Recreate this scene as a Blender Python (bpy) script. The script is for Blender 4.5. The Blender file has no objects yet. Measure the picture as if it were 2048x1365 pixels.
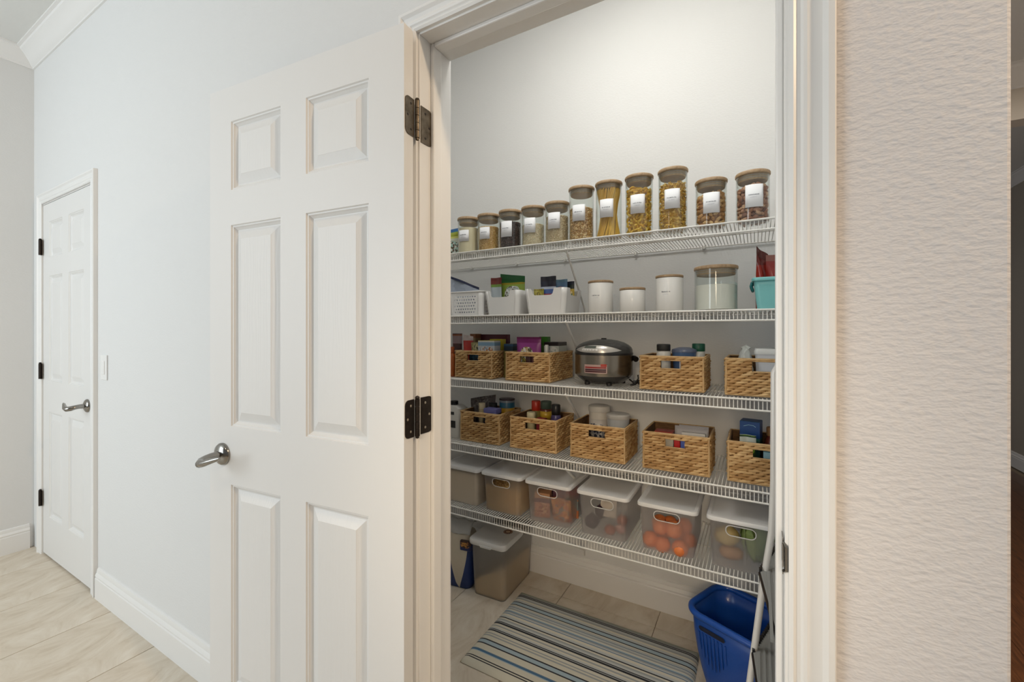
import bpy, bmesh, math, random
from mathutils import Vector, Matrix
from mathutils.geometry import tessellate_polygon
random.seed(7)
PI = math.pi
scn = bpy.context.scene
COL = scn.collection

# ------------------------------------------------------------------ camera
cam_d = bpy.data.cameras.new('camera')
cam = bpy.data.objects.new('camera', cam_d)
COL.objects.link(cam)
cam.location = (0, 0, 1.30)
cam.rotation_euler = (PI / 2, 0, math.radians(29.67))
cam_d.sensor_width = 36.0
cam_d.lens = 36.0 * 854.8 / 2048
cam_d.shift_y = -(682.5 - 663.5) / 2048
cam_d.clip_start = 0.02
scn.camera = cam

# ------------------------------------------------------------------ world, lights, exposure
scn.view_settings.view_transform = 'Standard'
scn.view_settings.look = 'None'
scn.view_settings.exposure = 0.0
scn.view_settings.gamma = 1.0
scn.view_settings.use_curve_mapping = False
scn.cycles.transparent_max_bounces = 32
wd = bpy.data.worlds.new('world')
scn.world = wd
wd.use_nodes = True
wd.node_tree.nodes['Background'].inputs[0].default_value = (0.97, 0.98, 1.0, 1)
wd.node_tree.nodes['Background'].inputs[1].default_value = 0.22

def area(name, loc, target, sx, sy, power, col, shape='RECTANGLE', spread=180):
    l = bpy.data.lights.new(name, 'AREA')
    l.shape = shape; l.size = sx; l.size_y = sy; l.energy = power; l.color = col
    l.spread = math.radians(spread)
    o = bpy.data.objects.new(name, l)
    o.location = loc
    o.rotation_euler = (Vector(target) - Vector(loc)).to_track_quat('-Z', 'Y').to_euler()
    COL.objects.link(o)
    return o

area('daylight_window', (-3.1, -2.3, 1.8), (-2.8, 0.8, 1.3), 2.4, 2.2, 76, (0.86, 0.95, 1.0))
area('hall_ceiling_lamp', (1.85, 0.36, 2.93), (0.2, 0.60, 1.0), 0.14, 0.14, 34, (1.0, 0.74, 0.48), 'DISK')
area('hall_rear_lamp', (-0.35, -0.85, 2.93), (-0.35, -0.85, 0), 0.30, 0.30, 6, (1.0, 0.84, 0.66), 'DISK')
area('photo_flash', (0.10, -1.2, 1.70), (-0.52, 1.8, 0.60), 0.4, 0.4, 1.15, (1.0, 0.80, 0.56), 'DISK', 36)  # added fill light to lift the lower pantry, not a fixture there
area('pantry_ceiling_lamp', (-0.50, 1.22, 2.94), (-0.50, 1.22, 0), 0.30, 0.30, 8.8, (1.0, 0.985, 0.93), 'DISK')
pl = bpy.data.lights.new('pantry_lamp_globe', 'POINT')
pl.energy = 4.6; pl.color = (1.0, 0.985, 0.93); pl.shadow_soft_size = 0.09
po = bpy.data.objects.new('pantry_lamp_globe', pl); po.location = (-0.46, 1.26, 2.84); COL.objects.link(po)
area('side_room_lamp', (1.2, 2.1, 2.62), (1.2, 2.1, 0), 0.5, 0.5, 24, (1.0, 0.93, 0.84), 'DISK')  # unseen fill added to brighten the header and wood floor

# ------------------------------------------------------------------ materials
def lin(c):
    if isinstance(c, str):
        c = tuple(int(c[i:i + 2], 16) for i in (0, 2, 4))
    if max(c) > 1.0:
        c = tuple(v / 255 for v in c)
    return tuple(v / 12.92 if v <= 0.04045 else ((v + 0.055) / 1.055) ** 2.4 for v in c) + (1,)

def new_mat(name):
    m = bpy.data.materials.new(name)
    m.use_nodes = True
    nt = m.node_tree
    return m, nt, nt.nodes['Principled BSDF']

def coord(nt, kind='Object', scale=None):
    t = nt.nodes.new('ShaderNodeTexCoord')
    out = t.outputs[kind]
    if scale is not None:
        mp = nt.nodes.new('ShaderNodeMapping')
        mp.inputs['Scale'].default_value = scale
        nt.links.new(out, mp.inputs[0])
        out = mp.outputs[0]
    return out

def noise(nt, vec, scale, detail=3, rough=0.5):
    n = nt.nodes.new('ShaderNodeTexNoise')
    n.inputs['Scale'].default_value = scale
    n.inputs['Detail'].default_value = detail
    n.inputs['Roughness'].default_value = rough
    nt.links.new(vec, n.inputs['Vector'])
    return n.outputs['Fac']

def ramp(nt, fac, stops, const=False):
    r = nt.nodes.new('ShaderNodeValToRGB')
    r.color_ramp.interpolation = 'CONSTANT' if const else 'LINEAR'
    el = r.color_ramp.elements
    while len(el) > 1:
        el.remove(el[-1])
    el[0].position = stops[0][0]; el[0].color = lin(stops[0][1])
    for p, c in stops[1:]:
        e = el.new(p); e.color = lin(c)
    nt.links.new(fac, r.inputs[0])
    return r.outputs[0]

def bump(nt, b, h, strength, dist):
    n = nt.nodes.new('ShaderNodeBump')
    n.inputs['Strength'].default_value = strength
    n.inputs['Distance'].default_value = dist
    nt.links.new(h, n.inputs['Height'])
    nt.links.new(n.outputs[0], b.inputs['Normal'])

def pbr(name, col, rough=0.5, metal=0.0, var=None, bmp=None, spec=0.5, scale=None, coat=0):
    """col: base colour; var = (scale, other colour, amount); bmp = (scale, strength, distance)"""
    m, nt, b = new_mat(name)
    b.inputs['Base Color'].default_value = lin(col)
    b.inputs['Roughness'].default_value = rough
    b.inputs['Metallic'].default_value = metal
    b.inputs['Specular IOR Level'].default_value = spec
    b.inputs['Coat Weight'].default_value = coat
    if var:
        v = coord(nt, 'Object', scale)
        f = noise(nt, v, var[0], 4, 0.6)
        nt.links.new(ramp(nt, f, [(0.5 - var[2], col), (0.5 + var[2], var[1])]), b.inputs['Base Color'])
    if bmp:
        v = coord(nt, 'Object', scale)
        bump(nt, b, noise(nt, v, bmp[0], 3, 0.55), bmp[1], bmp[2])
    return m

def clear_mat(name, tint, haze, haze_col, rough=0.05, gloss=0.5):
    """thin clear or frosted sheet: mostly see-through, a share of diffuse haze, a Fresnel gloss"""
    m = bpy.data.materials.new(name)
    m.use_nodes = True
    nt = m.node_tree
    nt.nodes.clear()
    out = nt.nodes.new('ShaderNodeOutputMaterial')
    tr = nt.nodes.new('ShaderNodeBsdfTransparent'); tr.inputs[0].default_value = lin(tint)
    df = nt.nodes.new('ShaderNodeBsdfDiffuse'); df.inputs[0].default_value = lin(haze_col)
    tl = nt.nodes.new('ShaderNodeBsdfTranslucent'); tl.inputs[0].default_value = lin(haze_col)
    gl = nt.nodes.new('ShaderNodeBsdfGlossy'); gl.inputs['Roughness'].default_value = rough
    lw = nt.nodes.new('ShaderNodeLayerWeight'); lw.inputs['Blend'].default_value = 0.5
    fr = nt.nodes.new('ShaderNodeMapRange'); fr.inputs['From Min'].default_value = 0.45; fr.inputs['From Max'].default_value = 1.0
    fr.inputs['To Min'].default_value = 0.035; fr.inputs['To Max'].default_value = 0.55
    nt.links.new(lw.outputs['Facing'], fr.inputs['Value'])
    mu = nt.nodes.new('ShaderNodeMath'); mu.operation = 'MULTIPLY'; mu.inputs[1].default_value = gloss
    a = nt.nodes.new('ShaderNodeMixShader'); a.inputs[0].default_value = 0.5
    h = nt.nodes.new('ShaderNodeMixShader'); h.inputs[0].default_value = haze
    g = nt.nodes.new('ShaderNodeMixShader')
    L = nt.links.new
    L(df.outputs[0], a.inputs[1]); L(tl.outputs[0], a.inputs[2])
    L(tr.outputs[0], h.inputs[1]); L(a.outputs[0], h.inputs[2])
    L(fr.outputs[0], mu.inputs[0]); L(mu.outputs[0], g.inputs[0])
    L(h.outputs[0], g.inputs[1]); L(gl.outputs[0], g.inputs[2])
    L(g.outputs[0], out.inputs[0])
    return m

def wall_mat(name, col, strength=0.42, flat=True):
    m, nt, b = new_mat(name)
    b.inputs['Roughness'].default_value = 0.75
    b.inputs['Specular IOR Level'].default_value = 0.25
    b.inputs['Base Color'].default_value = lin(col)
    v = coord(nt, 'Object', (1.0, 1.0, 1.9))
    f1 = noise(nt, v, 85, 3 if flat else 2, 0.55 if flat else 0.45)
    if not flat:
        bump(nt, b, f1, strength, 0.0034)
        return m
    sm = nt.nodes.new('ShaderNodeMapRange')
    sm.interpolation_type = 'SMOOTHSTEP'
    sm.inputs['From Min'].default_value = 0.36; sm.inputs['From Max'].default_value = 0.64
    nt.links.new(f1, sm.inputs['Value'])
    bump(nt, b, sm.outputs[0], strength, 0.0011)
    return m

def attr_mat(name, attr, stops, rough=0.6, bmp=None, spec=0.3):
    m, nt, b = new_mat(name)
    a = nt.nodes.new('ShaderNodeAttribute'); a.attribute_name = attr
    nt.links.new(ramp(nt, a.outputs['Fac'], stops), b.inputs['Base Color'])
    b.inputs['Roughness'].default_value = rough
    b.inputs['Specular IOR Level'].default_value = spec
    if bmp:
        bump(nt, b, noise(nt, coord(nt, 'Object', bmp[3] if len(bmp) > 3 else None), bmp[0], 3), bmp[1], bmp[2])
    return m

def band_mat(name, stops, spots=None, rough=0.35, axis='Z'):
    """printed packaging: colour bands up the package, optionally a printed picture of small blotches between two heights"""
    m, nt, b = new_mat(name)
    b.inputs['Roughness'].default_value = rough
    g = coord(nt, 'Generated')
    sp = nt.nodes.new('ShaderNodeSeparateXYZ')
    nt.links.new(g, sp.inputs[0])
    c = ramp(nt, sp.outputs[axis], stops, True)
    if spots:
        scale, cols, lo, hi = spots[:4]
        x0, x1 = spots[4:6] if len(spots) > 4 else (0.08, 0.92)
        vo = nt.nodes.new('ShaderNodeTexVoronoi'); vo.inputs['Scale'].default_value = scale * 1.8
        nt.links.new(g, vo.inputs['Vector'])
        se = nt.nodes.new('ShaderNodeSeparateColor'); nt.links.new(vo.outputs['Color'], se.inputs[0])
        n = len(cols)
        pc = ramp(nt, se.outputs[0], [(i / n, cc) for i, cc in enumerate(cols)], True)
        def step(o, a, mode):
            q = nt.nodes.new('ShaderNodeMath'); q.operation = mode
            nt.links.new(o, q.inputs[0]); q.inputs[1].default_value = a
            return q.outputs[0]
        def oval(o, c0, c1):
            q = nt.nodes.new('ShaderNodeMapRange'); q.clamp = False
            q.inputs['From Min'].default_value = c0; q.inputs['From Max'].default_value = c1
            q.inputs['To Min'].default_value = -1; q.inputs['To Max'].default_value = 1
            nt.links.new(o, q.inputs['Value'])
            ab = nt.nodes.new('ShaderNodeMath'); ab.operation = 'ABSOLUTE'; nt.links.new(q.outputs[0], ab.inputs[0])
            pw = nt.nodes.new('ShaderNodeMath'); pw.operation = 'POWER'; pw.inputs[1].default_value = 3.0; nt.links.new(ab.outputs[0], pw.inputs[0])
            return pw.outputs[0]
        ad = nt.nodes.new('ShaderNodeMath'); ad.operation = 'ADD'
        nt.links.new(oval(sp.outputs[axis], lo, hi), ad.inputs[0]); nt.links.new(oval(sp.outputs['X'], x0, x1), ad.inputs[1])
        f = step(ad.outputs[0], 1.0, 'LESS_THAN')
        mx = nt.nodes.new('ShaderNodeMix'); mx.data_type = 'RGBA'
        nt.links.new(f, mx.inputs[0]); nt.links.new(c, mx.inputs[6]); nt.links.new(pc, mx.inputs[7])
        c = mx.outputs[2]
    nt.links.new(c, b.inputs['Base Color'])
    return m

def wood_mat(name, c1, c2, c3, scale=(1, 1, 1), rough=0.5):
    m, nt, b = new_mat(name)
    v = coord(nt, 'Object', scale)
    f = noise(nt, v, 9, 6, 0.65)
    nt.links.new(ramp(nt, f, [(0.3, c1), (0.5, c2), (0.7, c3)]), b.inputs['Base Color'])
    b.inputs['Roughness'].default_value = rough
    bump(nt, b, f, 0.15, 0.001)
    return m

def tile_mat(name):
    m, nt, b = new_mat(name)
    v = coord(nt, 'Object', (1.6, 0.85, 1))
    w = nt.nodes.new('ShaderNodeTexNoise')
    w.inputs['Scale'].default_value = 3.2; w.inputs['Detail'].default_value = 8
    w.inputs['Roughness'].default_value = 0.68; w.inputs['Distortion'].default_value = 1.4
    nt.links.new(v, w.inputs['Vector'])
    nt.links.new(ramp(nt, w.outputs['Fac'], [(0.30, (186, 170, 148)), (0.45, (210, 198, 180)), (0.60, (222, 213, 198)), (0.75, (228, 220, 206))]), b.inputs['Base Color'])
    b.inputs['Roughness'].default_value = 0.42
    bump(nt, b, w.outputs['Fac'], 0.12, 0.001)
    return m

def grain_door_mat(name, col):
    m, nt, b = new_mat(name)
    b.inputs['Base Color'].default_value = lin(col)
    b.inputs['Roughness'].default_value = 0.42
    v = coord(nt, 'Object', (14, 14, 1.6))
    w = nt.nodes.new('ShaderNodeTexNoise')
    w.inputs['Scale'].default_value = 6; w.inputs['Detail'].default_value = 3; w.inputs['Distortion'].default_value = 1.2
    nt.links.new(v, w.inputs['Vector'])
    bump(nt, b, w.outputs['Fac'], 0.14, 0.0012)
    return m

def panel_mat(name, col):
    m, nt, b = new_mat(name)
    b.inputs['Base Color'].default_value = lin(col)
    b.inputs['Roughness'].default_value = 0.40
    v = coord(nt, 'Object', (1.0, 1.0, 0.16))
    w = nt.nodes.new('ShaderNodeTexWave'); w.wave_type = 'BANDS'; w.bands_direction = 'X'
    w.inputs['Scale'].default_value = 26; w.inputs['Distortion'].default_value = 9; w.inputs['Detail'].default_value = 1.5; w.inputs['Detail Scale'].default_value = 1.2
    nt.links.new(v, w.inputs['Vector'])
    bump(nt, b, w.outputs['Fac'], 0.16, 0.0010)
    return m

M = dict(
    wall=wall_mat('wall_paint', (226, 226, 225), 0.16),
    wallnear=wall_mat('corner_wall_paint', (224, 221, 221), 0.62, False),
    trim=pbr('trim_paint', (236, 235, 233), 0.35),
    ceil=pbr('ceiling_paint', (226, 226, 223), 0.8, bmp=(60, 0.2, 0.002)),
    door=grain_door_mat('door_paint', (230, 229, 227)),
    doorpanel=panel_mat('door_panel_paint', (230, 229, 227)),
    tile=tile_mat('stone_tile'),
    grout=pbr('grout', (140, 126, 108), 0.9),
    plank=wood_mat('floor_wood', (62, 38, 22), (92, 56, 32), (112, 70, 42), (12, 1.0, 1), 0.3),
    bronze=pbr('aged_bronze', (122, 110, 94), 0.38, 0.85, var=(60, (70, 60, 48), 0.25)),  # lighter copy of the hinge bronze, light on the upper hinge painted in
    darkbronze=pbr('dark_bronze', (60, 52, 47), 0.45, 0.7, var=(60, (40, 34, 30), 0.25)),
    screw=pbr('screw_steel', (190, 180, 165), 0.3, 0.9),
    nickel=pbr('polished_nickel', (148, 145, 140), 0.16, 1.0),
    wire=pbr('white_wire_coating', (226, 224, 219), 0.35),
    bamboo=wood_mat('bamboo', (150, 122, 92), (171, 143, 110), (187, 161, 129), (5, 40, 8), 0.5),
    glass=clear_mat('clear_glass', (250, 252, 251), 0.015, (240, 245, 245), 0.03, 1.0),
    frost=clear_mat('frosted_plastic', (247, 246, 246), 0.29, (224, 221, 220), 0.3, 0.5),
    frostclear=clear_mat('clear_plastic', (247, 246, 246), 0.36, (226, 224, 220), 0.2, 0.6),
    whiteplastic=pbr('white_plastic', (232, 231, 229), 0.32),
    lidplastic=pbr('white_lid_plastic', (226, 225, 224), 0.35),
    greyplastic=pbr('grey_plastic', (150, 146, 140), 0.4),
    ceramic=pbr('white_ceramic', (234, 233, 230), 0.22, coat=0.3),
    paper=pbr('label_paper', (238, 239, 242), 0.7),
    ink=pbr('grey_ink', (110, 112, 122), 0.7),
    paleink=pbr('pale_ink', (188, 190, 198), 0.7),
    straw=attr_mat('water_hyacinth', 'tone', [(0.0, (92, 62, 34)), (0.28, (160, 120, 72)), (0.65, (190, 152, 102)), (1.0, (212, 178, 128))], 0.6, (90, 0.35, 0.0012, (1, 1, 4))),  # lowest stop paints shade into the gaps between strands
    strawrim=pbr('straw_cord', (210, 178, 130), 0.6, var=(60, (180, 142, 94), 0.25), bmp=(220, 0.5, 0.001)),
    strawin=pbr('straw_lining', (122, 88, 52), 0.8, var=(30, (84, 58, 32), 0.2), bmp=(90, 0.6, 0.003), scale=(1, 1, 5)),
    teal=pbr('teal_plastic', (122, 188, 188), 0.3),
    tealdark=pbr('teal_handle', (30, 110, 112), 0.4),
    blue=pbr('blue_plastic', (24, 74, 156), 0.28, spec=0.5),
    steel=pbr('brushed_steel', (150, 142, 130), 0.24, 0.95, bmp=(40, 0.08, 0.001), scale=(30, 30, 0.3)),
    cookerdark=pbr('dark_grey_plastic', (62, 61, 60), 0.26),
    black=pbr('black_plastic', (22, 20, 20), 0.35),
    silver=pbr('silver_panel', (196, 192, 186), 0.3, 0.6),
    lcd=pbr('display_glass', (92, 98, 92), 0.15),
    alu=pbr('white_tube', (222, 218, 212), 0.35, 0.1),
    rubber=pbr('ribbed_grey_tread', (136, 136, 133), 0.55),
    switch=pbr('switch_plastic', (238, 238, 236), 0.3),
)

# ------------------------------------------------------------------ mesh helpers
class MB:
    def __init__(s):
        s.v = []; s.f = []; s.t = []
    def add(s, vs, fs, tone=None):
        o = len(s.v)
        s.v.extend(vs)
        s.f.extend([tuple(i + o for i in f) for f in fs])
        if tone is not None:
            s.t.extend([tone] * len(vs))
        return s
    def box(s, x0, x1, y0, y1, z0, z1):
        v = [(x0, y0, z0), (x1, y0, z0), (x1, y1, z0), (x0, y1, z0), (x0, y0, z1), (x1, y0, z1), (x1, y1, z1), (x0, y1, z1)]
        return s.add(v, [(0, 3, 2, 1), (4, 5, 6, 7), (0, 1, 5, 4), (1, 2, 6, 5), (2, 3, 7, 6), (3, 0, 4, 7)])
    def lathe(s, prof, n=40, c=(0, 0, 0), a0=0.0, a1=2 * PI):
        full = abs(a1 - a0 - 2 * PI) < 1e-6
        m = n if full else n + 1
        vs, fs = [], []
        for r, z in prof:
            for k in range(m):
                a = a0 + (a1 - a0) * k / n
                vs.append((c[0] + r * math.cos(a), c[1] + r * math.sin(a), c[2] + z))
        for i in range(len(prof) - 1):
            for k in range(n):
                k2 = (k + 1) % m
                fs.append((i * m + k, i * m + k2, (i + 1) * m + k2, (i + 1) * m + k))
        if full:
            if prof[0][0] > 1e-6: fs.append(tuple(range(m - 1, -1, -1)))
            if prof[-1][0] > 1e-6: fs.append(tuple((len(prof) - 1) * m + k for k in range(m)))
        return s.add(vs, fs)
    def tube(s, pts, r, n=8, closed=False, sy=1.0):
        pts = [Vector(p) for p in pts]
        N = len(pts)
        vs, fs = [], []
        up0 = None
        for i, p in enumerate(pts):
            if closed: t = pts[(i + 1) % N] - pts[i - 1]
            else: t = pts[min(i + 1, N - 1)] - pts[max(i - 1, 0)]
            t.normalize()
            if up0 is None:
                up0 = Vector((0, 0, 1)) if abs(t.z) < 0.9 else Vector((0, 1, 0))
            a = up0 - t * up0.dot(t)
            if a.length < 1e-5: a = t.orthogonal()
            a.normalize(); up0 = a
            b = t.cross(a)
            rr = r[i] if isinstance(r, (list, tuple)) else r
            for k in range(n):
                q = 2 * PI * k / n
                vs.append(tuple(p + a * (rr * math.cos(q)) + b * (rr * sy * math.sin(q))))
        for i in range(N if closed else N - 1):
            j = (i + 1) % N
            for k in range(n):
                k2 = (k + 1) % n
                fs.append((i * n + k, i * n + k2, j * n + k2, j * n + k))
        if not closed:
            fs.append(tuple(range(n - 1, -1, -1)))
            fs.append(tuple((N - 1) * n + k for k in range(n)))
        return s.add(vs, fs)
    def loft(s, loops, cap0=True, cap1=True, skip=None):
        n = len(loops[0]); vs = [p for L in loops for p in L]; fs = []
        for i in range(len(loops) - 1):
            for k in range(n):
                if skip and skip(i, k): continue
                k2 = (k + 1) % n
                fs.append((i * n + k, i * n + k2, (i + 1) * n + k2, (i + 1) * n + k))
        if cap0: fs.append(tuple(range(n - 1, -1, -1)))
        if cap1: fs.append(tuple((len(loops) - 1) * n + k for k in range(n)))
        return s.add(vs, fs)
    def poly(s, loops2d, mp):
        """flat region with holes; loops2d lists of (u, v); mp maps (u, v) to a point"""
        flat = [p for L in loops2d for p in L]
        tris = tessellate_polygon([[Vector((u, v, 0)) for u, v in L] for L in loops2d])
        return s.add([mp(u, v) for u, v in flat], [tuple(t) for t in tris])
    def prism(s, outline, y0, y1):
        """outline of (x, z) extruded along y"""
        n = len(outline)
        vs = [(x, y0, z) for x, z in outline] + [(x, y1, z) for x, z in outline]
        fs = [tuple(range(n)), tuple(range(2 * n - 1, n - 1, -1))]
        fs += [(k, k + n, (k + 1) % n + n, (k + 1) % n) for k in range(n)]
        return s.add(vs, fs)
    def mesh(s, name, mat, smooth=None):
        me = bpy.data.meshes.new(name)
        me.from_pydata([tuple(p) for p in s.v], [], s.f)
        if s.t:
            at = me.attributes.new('tone', 'FLOAT', 'POINT')
            at.data.foreach_set('value', s.t)
        bm = bmesh.new(); bm.from_mesh(me)
        bmesh.ops.recalc_face_normals(bm, faces=bm.faces)
        bm.to_mesh(me); bm.free()
        if mat: me.materials.append(mat)
        if smooth:
            me.shade_smooth()
            me.set_sharp_from_angle(angle=math.radians(smooth))
        return me
    def build(s, name, mat, parent=None, loc=None, smooth=None, bevel=None, solid=None):
        o = bpy.data.objects.new(name, s.mesh(name, mat, smooth))
        COL.objects.link(o)
        if parent: o.parent = parent
        if loc: o.location = loc
        if solid:
            md = o.modifiers.new('thickness', 'SOLIDIFY'); md.thickness = solid; md.offset = -1
        if bevel:
            md = o.modifiers.new('bevel', 'BEVEL'); md.width = bevel; md.segments = 2; md.limit_method = 'ANGLE'; md.angle_limit = math.radians(40)
        return o

def tag(o, label=None, cat=None, group=None, kind=None):
    if label: o['label'] = label
    if cat: o['category'] = cat
    if group: o['group'] = group
    if kind: o['kind'] = kind
    return o

def thing(name, loc, label, cat, group=None, rz=0.0, rx=0.0, kind=None):
    o = bpy.data.objects.new(name, None)
    o.empty_display_size = 0.05
    COL.objects.link(o)
    o.location = loc; o.rotation_euler = (rx, 0, rz)
    return tag(o, label, cat, group, kind)

def copy_thing(o, loc, label, rz=None):
    r = o.copy(); COL.objects.link(r); r.location = loc; r['label'] = label
    if rz is not None: r.rotation_euler = (0, 0, rz)
    for ch in o.children:
        c = ch.copy(); COL.objects.link(c); c.parent = r
        for g in ch.children:
            d = g.copy(); COL.objects.link(d); d.parent = c
    return r

def rrect(w, d, r, z, cx=0, cy=0, n=5):
    """rounded rectangle loop, starting at the end of the front-left corner (front is -y); point 0 to point 1 is the front edge"""
    out = []
    for (sx, sy, a) in ((1, -1, -PI / 2), (1, 1, 0), (-1, 1, PI / 2), (-1, -1, PI)):
        for k in range(n + 1):
            q = a + (PI / 2) * k / n
            out.append((cx + sx * (w / 2 - r) + r * math.cos(q), cy + sy * (d / 2 - r) + r * math.sin(q), z))
    return out[-1:] + out[:-1]

def stadium(cx, cy, w, h, r=None, n=6):
    r = h / 2 if r is None else r
    out = []
    for (sx, sy, a) in ((1, -1, -PI / 2), (1, 1, 0), (-1, 1, PI / 2), (-1, -1, PI)):
        for k in range(n + 1):
            q = a + (PI / 2) * k / n
            out.append((cx + sx * (w / 2 - r) + r * math.cos(q), cy + sy * (h / 2 - r) + r * math.sin(q)))
    return out

# ------------------------------------------------------------------ the setting
YW, YJ = 0.8173, 0.9352           # hall face and pantry face of the partition
XJ0, XJ1, ZJ = -0.7315, 0.0410, 2.0452
XL = -3.80                        # hall end wall
YB = 2.08                         # pantry back wall
CEIL = 2.97
S = {1: 1.680, 2: 1.3757, 3: 1.071, 4: 0.761, 5: 0.453}   # shelf decks

def structure(o):
    o['kind'] = 'structure'; return o

w = MB()
w.box(XL, -3.635, YW, YJ, 0, CEIL); w.box(-3.635, -2.855, YW, YJ, 2.058, CEIL)
w.box(-2.855, XJ0 - 0.019, YW, YJ, 0, CEIL); w.box(XJ0 - 0.019, XJ1 + 0.019, YW, YJ, ZJ + 0.019, CEIL)
structure(w.build('wall_hall', M['wall']))
w = MB(); w.box(XJ1 + 0.019, 0.295, YW, YJ, 0, CEIL)
structure(w.build('wall_hall_corner', M['wallnear'], bevel=0.005))
w = MB(); w.box(XL - 0.12, XL, -2.9, 1.05, 0, CEIL); structure(w.build('wall_hall_left', M['wall']))
w = MB(); w.box(-1.92, 0.30, YB, YB + 0.12, 0, CEIL); structure(w.build('wall_pantry_back', M['wall']))
w = MB(); w.box(-1.92, -1.80, YJ, YB, 0, CEIL); structure(w.build('wall_pantry_left', M['wall']))
w = MB(); w.box(0.19, 0.295, YJ, YB, 0, CEIL); structure(w.build('wall_pantry_right', M['wall']))
w = MB(); w.box(XL - 0.12, 0.295, -2.9, YB + 0.12, CEIL, CEIL + 0.1); w.box(0.295, 2.4, -2.9, 0.9352, CEIL, CEIL + 0.1); w.box(0.295, 2.4, 0.9352, 3.34, 2.72, 3.07)
w.box(0.295, 2.4, 3.34, 7.0, 2.78, 2.88)
structure(w.build('ceiling', M['ceil']))

# floor: sub-floor with grout colour, stone tiles laid proud of it
fl = MB(); fl.box(XL - 0.12, 0.295, -2.9, YB + 0.1, -0.06, -0.004); fl.box(0.295, 2.4, -2.9, 7.0, -0.06, -0.012)
floor = structure(fl.build('floor', M['grout']))
PX, PY = 0.4428, 0.905
tile_me = {}
for i in range(-4, 6):
    for j in range(-4, 1):
        x0 = -2.1554 + i * PX; y0 = 1.94 + (j - 1) * PY + PY
        x1, y1 = x0 + PX, y0 + PY
        cx0, cx1, cy0, cy1 = max(x0, XL), min(x1, 0.295), max(y0, -2.6), min(y1, YB)
        if cx1 - cx0 < 0.02 or cy1 - cy0 < 0.02: continue
        gp = 0.0016
        b = MB()
        X0, X1, Y0, Y1 = cx0 + gp - x0, cx1 - gp - x0, cy0 + gp - y0, cy1 - gp - y0
        e = 0.001
        b.add([(X0, Y0, -0.006), (X1, Y0, -0.006), (X1, Y1, -0.006), (X0, Y1, -0.006), (X0, Y0, -e), (X1, Y0, -e), (X1, Y1, -e), (X0, Y1, -e),
               (X0 + e, Y0 + e, 0), (X1 - e, Y0 + e, 0), (X1 - e, Y1 - e, 0), (X0 + e, Y1 - e, 0)],
              [(8, 9, 10, 11)] + [(a + k, a + (k + 1) % 4, a + 4 + (k + 1) % 4, a + 4 + k) for a in (0, 4) for k in range(4)])
        b.build('tile', M['tile'], floor, (x0, y0, 0))
for k in range(14):                                   # wood strips of the side room
    x0 = 0.30 + k * 0.127
    b = MB(); b.box(0.0006, 0.1264, 0, 5.9, -0.012, 0.0 if k else 0.0)
    b.build('plank', M['plank'], floor, (x0, 0.95, 0))

# mouldings
BASE = [(0, 0), (0.016, 0), (0.016, 0.098), (0.0135, 0.102), (0.0135, 0.106), (0.0155, 0.110), (0.012, 0.120), (0.009, 0.124), (0.0095, 0.130), (0.006, 0.142), (0.0, 0.145)]
def base_x(x0, x1, y, sgn, name):
    b = MB(); n = len(BASE)
    b.loft([[(x, y + sgn * t, z) for t, z in BASE] for x in (x0, x1)])
    return structure(b.build(name, M['trim'], smooth=30))
def base_y(y0, y1, x, sgn, name):
    b = MB()
    b.loft([[(x + sgn * t, y, z) for t, z in BASE] for y in (y0, y1)])
    return structure(b.build(name, M['trim'], smooth=30))
base_x(-2.792, -0.86, YW, -1, 'baseboard_hall')
base_x(0.12, 0.295, YW, -1, 'baseboard_hall_corner')
base_y(-2.8, YW - 0.02, XL, 1, 'baseboard_hall_left')
base_x(-1.8, 0.19, YB, -1, 'baseboard_pantry_back')
base_y(YJ, YB - 0.016, -1.80, 1, 'baseboard_pantry_left')
CROWN = [(0, -0.085), (0.008, -0.085), (0.010, -0.078), (0.016, -0.074), (0.030, -0.052), (0.052, -0.030), (0.070, -0.018), (0.074, -0.010), (0.086, -0.008), (0.086, 0.0), (0, 0.0)]
b = MB()
b.loft([[(XL + t, YW - t, CEIL + z) for t, z in CROWN], [(0.295, YW - t, CEIL + z) for t, z in CROWN]])
b.loft([[(XL + t, -2.8, CEIL + z) for t, z in CROWN], [(XL + t, YW - t, CEIL + z) for t, z in CROWN]])
structure(b.build('trim_1', M['trim'], smooth=25))

CAS = [(0.0, 0.0), (0.0, 0.009), (0.10, 0.0125), (0.18, 0.0095), (0.26, 0.0095), (0.32, 0.0125), (0.40, 0.0135), (0.55, 0.011), (0.72, 0.0125), (0.80, 0.016), (0.84, 0.018), (0.97, 0.018), (1.0, 0.016), (1.0, 0.0)]
def casing(root, x0, x1, zt, y, w0, w1, wt):
    def piece(loops):
        b = MB(); b.loft(loops); b.build('casing', M['trim'], root, smooth=25)
    piece([[(x0 - o * w0, y - t, 0.0) for o, t in CAS], [(x0 - o * w0, y - t, zt + o * wt) for o, t in CAS]])
    piece([[(x0 - o * w0, y - t, zt + o * wt) for o, t in CAS], [(x1 + o * w1, y - t, zt + o * wt) for o, t in CAS]])
    piece([[(x1 + o * w1, y - t, 0.0) for o, t in CAS], [(x1 + o * w1, y - t, zt + o * wt) for o, t in CAS]])
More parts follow.
